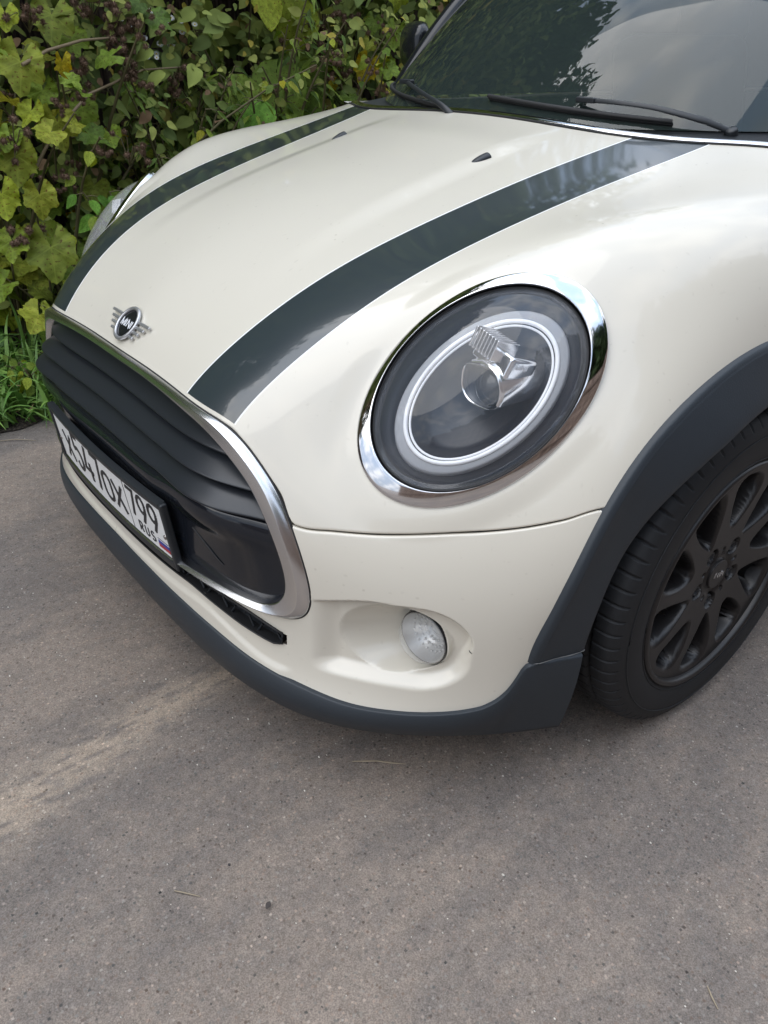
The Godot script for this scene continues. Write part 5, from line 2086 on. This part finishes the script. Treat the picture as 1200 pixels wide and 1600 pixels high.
func add_burrs(t: Node3D, rng: RandomNumberGenerator, at: Vector3, n: int, spread: Vector3) -> void:
	var tw := MB.new()
	var c := at - t.position
	for b in n:
		var p := c + Vector3(rng.randfn() * spread.x, rng.randfn() * spread.y, rng.randfn() * spread.z)
		var burr := part("burr", leafm.burr, M.burr, t)
		burr.transform = Transform3D(Basis(Vector3(rng.randfn(), rng.randfn(), rng.randfn()).normalized(), rng.randf() * TAU).scaled(Vector3.ONE * rng.randf_range(0.013, 0.021)), p)
		tw.tube(PackedVector3Array([p, p.lerp(c, 0.5) + Vector3(0, 0.01, 0), c + Vector3(-0.02, -0.05, 0)]), PackedFloat32Array([0.0012, 0.0016, 0.002]), 4)
	part("burr_twig", tw, M.stem, t)

func burdock_details() -> void:
	var rng := RandomNumberGenerator.new()
	rng.seed = 808
	var b := []
	for o in get_children():
		if String(o.name).begins_with("burdock"):
			b.append(o)
	for l in [[-1.62, 0.95, 0.30, 0.27, "olive"], [-1.70, 0.89, 0.22, 0.18, "mid"], [-1.55, 0.69, 0.38, 0.25, "olive"], [-1.60, 0.78, 0.20, 0.24, "olive"], [-1.55, 0.79, 0.40, 0.17, "mid"], [-1.50, 0.59, 0.34, 0.20, "olive"], [-1.50, 0.60, 0.45, 0.21, "lime"], [-1.60, 0.85, 0.31, 0.16, "lime"], [-1.75, 1.09, 0.13, 0.27, "olive"], [-1.8, 1.05, 0.04, 0.20, "mid"], [-1.75, 0.83, 0.07, 0.20, "mid"], [-1.72, 1.12, 0.28, 0.16, "lime"], [-1.66, 0.99, 0.14, 0.13, "yellow"]]:
		add_leaf(b[0], rng, "lobed", Vector3(l[0], l[1], l[2]), l[3], l[4])
	for l in [[-1.42, 0.41, 0.36, 0.30, "olive"], [-1.46, 0.47, 0.47, 0.20, "lime"], [-1.44, 0.36, 0.27, 0.20, "mid"]]:
		add_leaf(b[4], rng, "lobed", Vector3(l[0], l[1], l[2]), l[3], l[4])
	for l in [[-1.90, 0.95, -0.83, 0.30, "mid"], [-1.95, 1.0, -0.99, 0.21, "mid"], [-1.90, 0.93, -0.66, 0.19, "mid"], [-1.75, 0.84, -0.64, 0.20, "fresh"], [-1.90, 1.23, -0.80, 0.17, "lime"], [-1.95, 1.19, -0.98, 0.24, "lime"], [-1.95, 0.98, -1.06, 0.22, "mid"], [-1.9, 0.86, -0.98, 0.22, "mid"]]:
		add_leaf(b[2], rng, "round", Vector3(l[0], l[1], l[2]), l[3], l[4])
	for l in [[-1.90, 0.95, -1.28, 0.22, "yellow"], [-1.90, 0.97, -1.42, 0.26, "mid"], [-1.90, 1.08, -1.46, 0.22, "mid"], [-1.95, 1.07, -1.34, 0.15, "olive"], [-1.90, 1.23, -1.48, 0.20, "lime"], [-1.95, 1.03, -1.15, 0.18, "olive"], [-1.95, 1.15, -1.38, 0.16, "mid"], [-1.92, 0.90, -1.15, 0.15, "olive"]]:
		add_leaf(b[3], rng, "lobed", Vector3(l[0], l[1], l[2]), l[3], l[4])
	for c in [[-1.80, 1.16, -0.12, 16], [-1.80, 1.09, -0.13, 18], [-1.78, 1.01, -0.14, 16], [-1.80, 1.12, -0.19, 12], [-1.75, 0.98, 0.06, 12], [-1.82, 1.19, -0.05, 12], [-1.5, 0.77, 0.01, 8], [-1.85, 0.99, -0.34, 8]]:
		add_burrs(b[1], rng, Vector3(c[0], c[1], c[2]), c[3], Vector3(0.025, 0.036, 0.03))
	for c in [[-1.55, 0.82, 0.37, 9], [-1.5, 0.52, 0.42, 10], [-1.72, 1.16, 0.2, 10]]:
		add_burrs(b[0], rng, Vector3(c[0], c[1], c[2]), c[3], Vector3(0.02, 0.025, 0.03))
	for c in [[-1.95, 1.16, -1.23, 12], [-1.95, 1.11, -1.09, 10], [-1.95, 1.09, -0.99, 8], [-1.90, 0.98, -1.17, 12], [-1.95, 1.2, -1.12, 10], [-1.95, 1.08, -1.22, 10]]:
		add_burrs(b[3], rng, Vector3(c[0], c[1], c[2]), c[3], Vector3(0.025, 0.035, 0.05))
	# bare arching twigs between them
	for tw in [[Vector3(-1.55, 0.70, 0.34), Vector3(-1.62, 0.82, 0.22), Vector3(-1.70, 0.93, 0.05), Vector3(-1.80, 1.00, -0.20), Vector3(-1.87, 1.01, -0.45)], [Vector3(-1.62, 1.02, 0.28), Vector3(-1.66, 1.06, 0.18), Vector3(-1.72, 1.09, 0.04), Vector3(-1.8, 1.10, -0.10)], [Vector3(-1.60, 0.95, 0.48), Vector3(-1.58, 1.10, 0.42), Vector3(-1.57, 1.25, 0.36)]]:
		var m := MB.new()
		var p := PackedVector3Array()
		for q in tw:
			p.append(q - b[1].position)
		m.tube(p, PackedFloat32Array([0.0060, 0.0055, 0.005, 0.004, 0.003]), 6)
		part("twig", m, M.twig, b[1])

func scatter_leaves(called: String, mesh: Mesh, m: Material, parent: Node, list: Array, label := "", category := "") -> MultiMeshInstance3D:
	# list of [Transform3D, Color]
	var mm := MultiMesh.new()
	mm.transform_format = MultiMesh.TRANSFORM_3D
	mm.use_colors = true
	mm.mesh = mesh
	mm.instance_count = list.size()
	for i in list.size():
		mm.set_instance_transform(i, list[i][0])
		mm.set_instance_color(i, list[i][1])
	var o := MultiMeshInstance3D.new()
	o.name = called if parent != self else numbered(called)
	o.multimesh = mm
	o.material_override = m
	parent.add_child(o, true)
	o.set_meta("kind", "stuff")
	if label:
		o.set_meta("label", label)
		o.set_meta("category", category)
	return o

func build_surroundings() -> void:
	make_leaves()
	var rng := RandomNumberGenerator.new()
	rng.seed = 4242
	# ---- old board fence behind the hedge
	build_fence("board_fence", "dark brown board fence behind the hedge and weeds", Vector3(-2.62, 0, -9.0), Vector3(-2.62, 0, 9.0), 2.0, Color(0.120, 0.088, 0.070))
	# ---- the dark depth of the hedge
	var leafy := mat(Color(1, 1, 1), 0.75, 0.0, 0.2)
	leafy.vertex_color_use_as_albedo = true
	leafy.backlight_enabled = true
	leafy.backlight = Color(0.2, 0.32, 0.06)
	M.leafy = leafy
	var list := []
	for k in 21000:
		var z := rng.randf_range(-9.0, 3.2)
		var y := 3.7 * rng.randf() + 0.15 * sin(z * 2.3)
		var x := -2.48 + 0.60 * pow(rng.randf(), 1.2) + 0.10 * sin(z * 3.1 + y * 2.0) + 0.08 * sin(z * 7.7 + 1.0 + y * 3.0)
		var c := Color(0.110, 0.155, 0.052).lerp(Color(0.255, 0.300, 0.075), rng.randf())
		if rng.randf() < 0.06:
			c = Color(0.30, 0.26, 0.07)
		list.append([aim(Vector3(x, maxf(y, 0.05), z), Vector3(rng.randfn() * 0.6 + 0.3, -0.5 + rng.randfn() * 0.4, rng.randfn()), Vector3(0.8, 0.7, 0) + Vector3(rng.randfn(), rng.randfn(), rng.randfn()) * 0.5, rng.randf_range(0.05, 0.12) * (1.5 if x < -2.25 else 1.0)), c])
	scatter_leaves("hedge_foliage", leafm.ovate[1], leafy, self, list, "dense dark green foliage filling the hedge behind the weeds", "hedge")
	# ---- small-leaved creeper that fills the spaces between the weeds
	list = []
	for k in 9000:
		var z := rng.randf_range(-4.5, 1.6)
		var y := 1.55 * pow(rng.randf(), 0.8)
		var clump := 0.5 + 0.5 * sin(z * 9.0 + y * 7.0) * sin(z * 4.3 - y * 11.0 + 2.0)
		if rng.randf() > 0.25 + 0.75 * clump:
			continue
		var x := -2.02 + 0.30 * rng.randf() + 0.12 * clump - 0.10 * y
		var c := Color(0.140, 0.195, 0.055).lerp(Color(0.340, 0.365, 0.100), rng.randf())
		if rng.randf() < 0.10:
			c = Color(0.20, 0.13, 0.075)
		elif rng.randf() < 0.06:
			c = Color(0.46, 0.38, 0.08)
		list.append([aim(Vector3(x, maxf(y, 0.04), z), Vector3(rng.randfn() * 0.7 + 0.3, -0.4 + rng.randfn() * 0.5, rng.randfn()), Vector3(0.8, 0.7, 0.1) + Vector3(rng.randfn(), rng.randfn(), rng.randfn()) * 0.5, rng.randf_range(0.025, 0.062)), c])
	scatter_leaves("creeper_foliage", leafm.ovate[2], leafy, self, list, "small yellowish creeper leaves between the larger weeds of the hedge", "creeper")
	# ---- weeds that can be told apart, from the left of the picture to the windscreen
	var B := "burdocks along the verge"
	plant("burdock", "burdock with large lobed yellowish leaves at the left edge", "weed", B, 1, Vector3(-1.78, 0.02, 0.42), 1.25, 0.42, 4, 34, "lobed", Vector2(0.10, 0.17), ["olive", "mid", "olive", "lime", "olive"], 5)
	plant("burdock", "tall burdock with hanging clusters of brown burrs", "weed", B, 2, Vector3(-1.95, 0.02, 0.05), 1.42, 0.40, 5, 40, "lobed", Vector2(0.09, 0.17), ["mid", "olive", "mid", "yellow", "dark"], 13)
	plant("burdock", "burdock with broad dark leaves above the far headlight", "weed", B, 3, Vector3(-2.0, 0.02, -0.72), 1.05, 0.36, 4, 28, "lobed", Vector2(0.10, 0.19), ["mid", "dark", "mid", "dark"], 2)
	plant("burdock", "burdock with a yellowed leaf beside the door mirror", "weed", B, 4, Vector3(-1.95, 0.02, -1.35), 1.28, 0.36, 5, 40, "lobed", Vector2(0.08, 0.15), ["mid", "olive", "olive", "yellow", "lime"], 9)
	plant("burdock", "low burdock with one huge leaf above the grass", "weed", B, 5, Vector3(-1.58, 0.02, 0.30), 0.46, 0.24, 3, 12, "lobed", Vector2(0.14, 0.22), ["olive", "mid", "olive"], 0)
	plant("burdock", "burdock behind the windscreen pillar", "weed", B, 6, Vector3(-1.95, 0.02, -2.3), 1.5, 0.4, 5, 40, "lobed", Vector2(0.10, 0.20), ["mid", "olive", "dark", "lime"], 6)
	plant("climbing_vine", "vine with small yellow-tipped leaves on arching brown stems", "vine", "", 11, Vector3(-1.80, 0.02, 0.22), 1.15, 0.75, 4, 60, "ovate", Vector2(0.05, 0.085), ["lime", "olive", "lime", "mid", "yellow"], 3, Vector3(0.35, 0, -0.9))
	plant("leafy_bush", "bright green low bush beside the far headlight", "bush", "", 12, Vector3(-1.46, 0.02, 0.03), 0.74, 0.22, 8, 130, "ovate", Vector2(0.055, 0.10), ["fresh", "fresh", "lime", "mid"], 2)
	plant("mugwort", "dark feathery weed in the middle of the hedge", "weed", "", 13, Vector3(-1.88, 0.02, -0.34), 1.15, 0.34, 12, 290, "narrow", Vector2(0.07, 0.12), ["dark", "mid", "dark"], 0)
	plant("mugwort", "dark feathery weed lying low behind the bonnet", "weed", "", 14, Vector3(-1.70, 0.02, -0.45), 0.80, 0.36, 11, 240, "narrow", Vector2(0.06, 0.11), ["dark", "dark", "mid"], 0)
	plant("mugwort", "feathery weed with tall stems at the top of the picture", "weed", "", 15, Vector3(-1.98, 0.02, -0.80), 1.42, 0.32, 11, 260, "narrow", Vector2(0.07, 0.12), ["mid", "dark", "mid"], 0)
	plant("leafy_shoot", "thin pale green shoot rising past the bonnet edge", "shoot", "", 16, Vector3(-1.42, 0.02, -0.12), 0.84, 0.07, 1, 16, "ovate", Vector2(0.03, 0.055), ["lime", "fresh"], 0)
	plant("dry_fern", "withered brown fern behind the bonnet", "fern", "", 17, Vector3(-1.85, 0.02, -0.62), 0.80, 0.26, 5, 70, "narrow", Vector2(0.06, 0.11), ["tan", "tan", "olive"], 0)
	plant("bindweed", "pale green creeper with round leaves at the top left", "vine", "creepers through the hedge", 18, Vector3(-1.85, 0.02, 0.55), 1.5, 0.45, 5, 50, "ovate", Vector2(0.05, 0.09), ["olive", "mid", "lime", "olive"], 4)
	plant("bindweed", "creeper with mid-green leaves beside the windscreen", "vine", "creepers through the hedge", 19, Vector3(-1.95, 0.02, -1.05), 1.4, 0.5, 6, 56, "ovate", Vector2(0.05, 0.09), ["mid", "olive", "lime", "dark"], 5)
	plant("bindweed", "creeper with dull leaves far back along the hedge", "vine", "creepers through the hedge", 20, Vector3(-1.95, 0.02, -3.2), 1.7, 0.7, 7, 100, "ovate", Vector2(0.06, 0.11), ["mid", "olive", "lime", "mid"], 0)
	plant("nettle", "low nettle standing in the grass", "weed", "", 21, Vector3(-1.36, 0.02, 0.50), 0.20, 0.13, 5, 40, "ovate", Vector2(0.035, 0.06), ["fresh", "lime", "mid"], 0)
	burdock_details()
	build_daisies()
	build_grass()
	# ---- trees beyond the fence and round the yard: mirrored in paint, lamp and glass; four added to close gaps
	var T := "trees round the yard"
	tree("dense tall tree beyond the hedge, level with the windscreen", 31, Vector3(-6.6, 0, 0.4), 11.0, 2.7, Color(0.05, 0.085, 0.03), T)
	tree("slender tree added beyond the hedge to even out the bonnet reflection, level with the cabin", 43, Vector3(-6.6, 0, -1.7), 9.0, 2.0, Color(0.05, 0.085, 0.03), T)  # added so that the bonnet mirrors even dark foliage
	tree("small thick tree added behind the hedge to cover sky in the bonnet reflection, level with the front seats", 44, Vector3(-4.4, 0, -3.0), 5.6, 1.5, Color(0.05, 0.085, 0.03), T)  # added to cover bright sky patches mirrored in the bonnet
	tree("dense tall tree beyond the hedge, level with the bumper", 36, Vector3(-6.2, 0, 3.6), 11.5, 2.9, Color(0.045, 0.075, 0.03), T)
	tree("dense tall tree beyond the hedge, ahead of the car", 32, Vector3(-5.8, 0, 7.2), 10.0, 2.8, Color(0.05, 0.085, 0.03), T)
	tree("great dark tree added far behind the hedge to close gaps in reflections, level with the mirror", 41, Vector3(-10.0, 0, 1.2), 14.0, 3.9, Color(0.045, 0.075, 0.03), T)  # added behind the nearer crowns to close sky gaps in the stripe reflections
	tree("great dark tree added far behind the hedge to close gaps in reflections, ahead of the car", 42, Vector3(-10.0, 0, 6.2), 14.0, 3.9, Color(0.045, 0.075, 0.03), T)  # added as a second backing tree for the same mirrored gaps
	tree("dry tan tree ahead of the car by the fence", 33, Vector3(-3.6, 0, 5.2), 4.4, 1.0, Color(0.30, 0.22, 0.13), T)
	tree("tall tree beyond the yard fence, ahead of the car", 35, Vector3(7.4, 0, 7.6), 4.6, 1.6, Color(0.045, 0.075, 0.03), T)
	tree("bushy tree beyond the yard fence, level with the bumper", 37, Vector3(6.2, 0, 3.6), 4.3, 1.6, Color(0.05, 0.08, 0.03), T)
	tree("bushy tree beyond the yard fence, level with the door", 34, Vector3(6.2, 0, -0.4), 6.2, 2.1, Color(0.05, 0.08, 0.03), T)
	tree("bushy tree beyond the yard fence, behind the car", 38, Vector3(6.4, 0, -4.2), 6.0, 2.1, Color(0.05, 0.08, 0.03), T)
	build_fence("yard_fence", "brown board fence on the far side of the yard", Vector3(3.7, 0, -8.0), Vector3(3.7, 0, 10.0), 2.1, Color(0.44, 0.34, 0.28))

func build_fence(called: String, label: String, a: Vector3, b: Vector3, h: float, c: Color) -> void:
	var rng := RandomNumberGenerator.new()
	rng.seed = called.hash()
	var f := thing(called, label, "fence", a)
	var along := (b - a).normalized()
	var length := a.distance_to(b)
	var mats := []
	var grain := noise_tex(0.02, 61, 256, Color(0.55, 0.5, 0.48), Color(1, 1, 1), 0.25, 0.75, 4)
	for k in 4:
		var m := mat(Color(c.r * (0.75 + 0.17 * k), c.g * (0.75 + 0.17 * k), c.b * (0.75 + 0.17 * k)), 0.85)
		m.albedo_texture = grain
		m.uv1_triplanar = true
		m.uv1_scale = Vector3(8, 0.7, 8)
		mats.append(m)
	var board := MB.new()
	board.rbox(Transform3D(), Vector3(0.022, h, 0.153), 0.003)
	var bm := board.done()
	var n := int(length / 0.150)
	for k in n:
		var o := part("board", bm, mats[rng.randi() % 4], f)
		o.position = along * (k + 0.5) * 0.150 + Vector3(0.012 * (k % 2) + rng.randf_range(-0.002, 0.002), h * 0.5 + rng.randf_range(-0.03, 0.02), 0)
		o.rotation.x = rng.randfn() * 0.006
	for y in [0.4, h - 0.35]:
		var rail := MB.new()
		rail.rbox(Transform3D(Basis(), along * length * 0.5 + Vector3(-0.035 * signf(-a.x) * -1.0, y, 0)), Vector3(0.045, 0.09, length), 0.005)
		part("rail", rail, mats[0], f)

func build_daisies() -> void:
	var rng := RandomNumberGenerator.new()
	rng.seed = 55
	var d := plant("daisy_fleabane", "weed with small white daisies in the hedge", "flower", "", 22, Vector3(-2.1, 0.02, -0.32), 1.16, 0.26, 9, 120, "narrow", Vector2(0.05, 0.09), ["mid", "fresh", "dark"], 0)
	var fl := MB.new()
	for k in 14:
		var a := TAU * k / 14.0
		var e := Vector3(cos(a), sin(a), 0)
		var s := Vector3(-sin(a), cos(a), 0) * 0.14
		fl.tri_flat(e * 0.28 - s * 0.5, e * 0.28 + s * 0.5, e + s * 0.8 + Vector3(0, 0, 0.06), Vector3(0, 0, 1))
		fl.tri_flat(e * 0.28 - s * 0.5, e + s * 0.8 + Vector3(0, 0, 0.06), e - s * 0.8 + Vector3(0, 0, 0.06), Vector3(0, 0, 1))
	var flm := fl.done()
	var eye := MB.new()
	eye.lathe(PackedVector2Array([Vector2(-0.05, 0.34), Vector2(0.08, 0.30), Vector2(0.14, 0.14), Vector2(0.15, 0.001)]), 10, Transform3D(Basis(Vector3(0, 0, 1), Vector3(0, 1, 0), Vector3(-1, 0, 0)), Vector3.ZERO))
	var eyem := eye.done()
	var yellow := mat(Color(0.55, 0.40, 0.04), 0.7)
	for k in 26:
		var g := Vector3(rng.randf_range(0.08, 0.24), rng.randf_range(1.00, 1.18), rng.randf_range(-0.16, 0.12))
		var o := part("daisy", flm, M.petal, d)
		o.transform = aim(g, Vector3(-0.6, 0.7, rng.randfn() * 0.3), Vector3(0.7, 0.6, 0.35) + Vector3(rng.randfn(), rng.randfn(), rng.randfn()) * 0.2, rng.randf_range(0.009, 0.013))
		var y := part("daisy_eye", eyem, yellow, o)

func build_grass() -> void:
	var rng := RandomNumberGenerator.new()
	rng.seed = 99
	var meshes := []
	for v in 4:
		var mb := MB.new()
		var P := PackedVector3Array()
		var bow := 0.15 + 0.22 * v
		for k in 8:
			var f := k / 7.0
			var w := 0.011 * (1.0 - f * f * 0.97)
			var y := f - bow * 0.8 * f * f * f
			var z := bow * f * f * 1.2
			P.append(Vector3(-w, y, z + 0.003))
			P.append(Vector3(0, y, z))
			P.append(Vector3(w, y, z + 0.003))
		mb.sheet(P, 8, 3, Vector3(0, 0, 1000))
		meshes.append(mb.done())
	var lists := [[], [], [], []]
	for c in 430:
		var z := rng.randf_range(-3.0, 2.2)
		var x := -1.225 - 0.52 * pow(rng.randf(), 1.5)
		var near := smoothstep(-1.55, -1.25, x)
		for b in rng.randi_range(7, 13):
			var h := rng.randf_range(0.12, 0.44) * (0.65 + 0.45 * rng.randf()) * (1.0 - 0.3 * near)
			var col := Color(0.085, 0.190, 0.036).lerp(Color(0.215, 0.360, 0.072), rng.randf())
			if rng.randf() < 0.06:
				col = Color(0.33, 0.27, 0.12)
			var yaw := rng.randf() * TAU
			var t := Transform3D(Basis(Vector3.UP, yaw) * Basis(Vector3.RIGHT, rng.randf_range(-0.1, 0.5)), Vector3(x + rng.randfn() * 0.03, 0.0, z + rng.randfn() * 0.03))
			t.basis = t.basis.scaled(Vector3(0.6 + 0.6 * rng.randf(), h, h)) if false else t.basis * Basis.from_scale(Vector3(0.6 + 0.5 * rng.randf(), h, h))
			lists[rng.randi() % 4].append([t, col])
	for v in 4:
		scatter_leaves("verge_grass", meshes[v], M.grass, self, lists[v], "long green grass along the edge of the asphalt", "grass")

func tree(label: String, seed_: int, base: Vector3, h: float, r: float, c: Color, group: String) -> void:
	var rng := RandomNumberGenerator.new()
	rng.seed = seed_
	var t := thing("tree", label, "tree", base, group)
	var tr := MB.new()
	var pts := PackedVector3Array()
	var rad := PackedFloat32Array()
	for k in 9:
		var f := k / 8.0
		pts.append(Vector3(0.15 * sin(f * 4.0), h * 0.92 * f, 0.12 * cos(f * 3.0)))
		rad.append(lerpf(0.022 * h, 0.03, f))
	tr.tube(pts, rad, 9)
	var clumps := []
	for k in 34:
		var f := rng.randf_range(0.20, 0.97)
		var a := rng.randf() * TAU
		var reach := r * rng.randf_range(0.25, 1.0) * sqrt(sin(PI * clampf(pow(f, 1.3), 0.03, 0.97)))
		var from := pts[int(f * 7.5)]
		var to := Vector3(cos(a) * reach, h * f + rng.randf_range(0.0, 0.4), sin(a) * reach)
		tr.tube(PackedVector3Array([from, from.lerp(to, 0.5) + Vector3(0, 0.15, 0), to]), PackedFloat32Array([0.05, 0.03, 0.012]), 5)
		clumps.append([to, r * rng.randf_range(0.24, 0.40)])
	part("trunk", tr, M.bark, t)
	var list := []
	for k in 7000:
		var cl: Array = pick(rng, clumps)
		var d := Vector3(rng.randfn(), rng.randfn() * 0.8, rng.randfn())
		var p: Vector3 = cl[0] + d.normalized() * pow(rng.randf(), 0.45) * float(cl[1]) * 1.25
		var s := rng.randf_range(0.6, 1.4)
		list.append([aim(p, Vector3(rng.randfn(), rng.randfn() - 0.4, rng.randfn()), Vector3(rng.randfn(), 0.7 + rng.randfn(), rng.randfn()), rng.randf_range(0.20, 0.40)), Color(c.r * s, c.g * s, c.b * s)])
	scatter_leaves("crown", leafm.ovate[0], M.leafy, t, list)

func build_small_things() -> void:
	var rng := RandomNumberGenerator.new()
	rng.seed = 313
	# loose grit
	var st := MB.new()
	var P := PackedVector3Array()
	for i in 5:
		for k in 7:
			var a := PI * i / 4.0
			var t := TAU * (k % 6) / 6.0
			var r := 1.0 + 0.25 * sin(k % 6 * 5.1 + i * 2.3)
			P.append(Vector3(sin(a) * cos(t) * r, cos(a) * 0.7, sin(a) * sin(t) * r))
	st.sheet(P, 5, 7, Vector3.ZERO, true)
	var m := mat(Color(1, 1, 1), 0.7)
	m.vertex_color_use_as_albedo = true
	var list := []
	for k in 3400:
		var x := rng.randf_range(-1.25, 1.9)
		var z := rng.randf_range(-0.9, 1.9)
		var s := rng.randf_range(0.0005, 0.0011) + 0.0012 * pow(rng.randf(), 6.0)
		var tone := rng.randf_range(0.25, 0.75)
		var c := Color(tone, tone * 0.93, tone * 0.82)
		if rng.randf() < 0.06:
			c = Color(0.05, 0.045, 0.045)
		list.append([Transform3D(Basis(Vector3.UP, rng.randf() * TAU).scaled(Vector3(s * rng.randf_range(0.8, 1.8), s, s)), Vector3(x, s * 0.3, z)), c])
	scatter_leaves("grit", st.done(), m, self, list, "loose pale and dark grit on the asphalt", "grit")
	# a split straw in front of the fog lamp, and litter
	var straw := mat(Color(0.34, 0.28, 0.20), 0.8)
	var s1 := MB.new()
	s1.tube(PackedVector3Array([Vector3(0.562, 0.003, 0.600), Vector3(0.578, 0.004, 0.580), Vector3(0.588, 0.004, 0.566), Vector3(0.606, 0.003, 0.548), Vector3(0.624, 0.002, 0.528)]), PackedFloat32Array([0.0010, 0.0019, 0.0016, 0.0020, 0.0008]), 6, false, 0.6)
	top("dry_straw", s1, straw, "pale split straw on the asphalt below the fog lamp", "straw")
	var s2 := MB.new()
	s2.tube(PackedVector3Array([Vector3(1.172, 0.002, 0.452), Vector3(1.183, 0.003, 0.460), Vector3(1.198, 0.002, 0.468)]), PackedFloat32Array([0.0008, 0.0013, 0.0007]), 5)
	top("dry_straw", s2, straw, "short straw at the lower right corner of the picture", "straw")
	var s3 := MB.new()
	s3.tube(PackedVector3Array([Vector3(0.600, 0.002, 0.958), Vector3(0.614, 0.003, 0.947), Vector3(0.632, 0.002, 0.932)]), PackedFloat32Array([0.0007, 0.0011, 0.0006]), 5)
	top("dry_straw", s3, straw, "short straw lying alone in front of the bumper", "straw")
	var s4 := MB.new()
	s4.tube(PackedVector3Array([Vector3(-1.16, 0.003, 0.72), Vector3(-1.13, 0.006, 0.66), Vector3(-1.09, 0.003, 0.61)]), PackedFloat32Array([0.0012, 0.0016, 0.0008]), 5)
	top("dry_straw", s4, straw, "pale stalk lying where the grass meets the asphalt", "straw")
	var leaf := MeshInstance3D.new()
	leaf.name = numbered("dead_leaf")
	leaf.mesh = leafm.ovate[3]
	var lm := mat(Color(0.06, 0.05, 0.045), 0.8)
	leaf.material_override = lm
	leaf.transform = Transform3D(Basis(Vector3.UP, 0.7) * Basis(Vector3.RIGHT, PI * 0.52) * Basis.from_scale(Vector3.ONE * 0.013), Vector3(0.705, 0.008, 0.857))
	add_child(leaf)
	leaf.set_meta("label", "tiny dark curled leaf on the asphalt in front of the car")
	leaf.set_meta("category", "leaf")
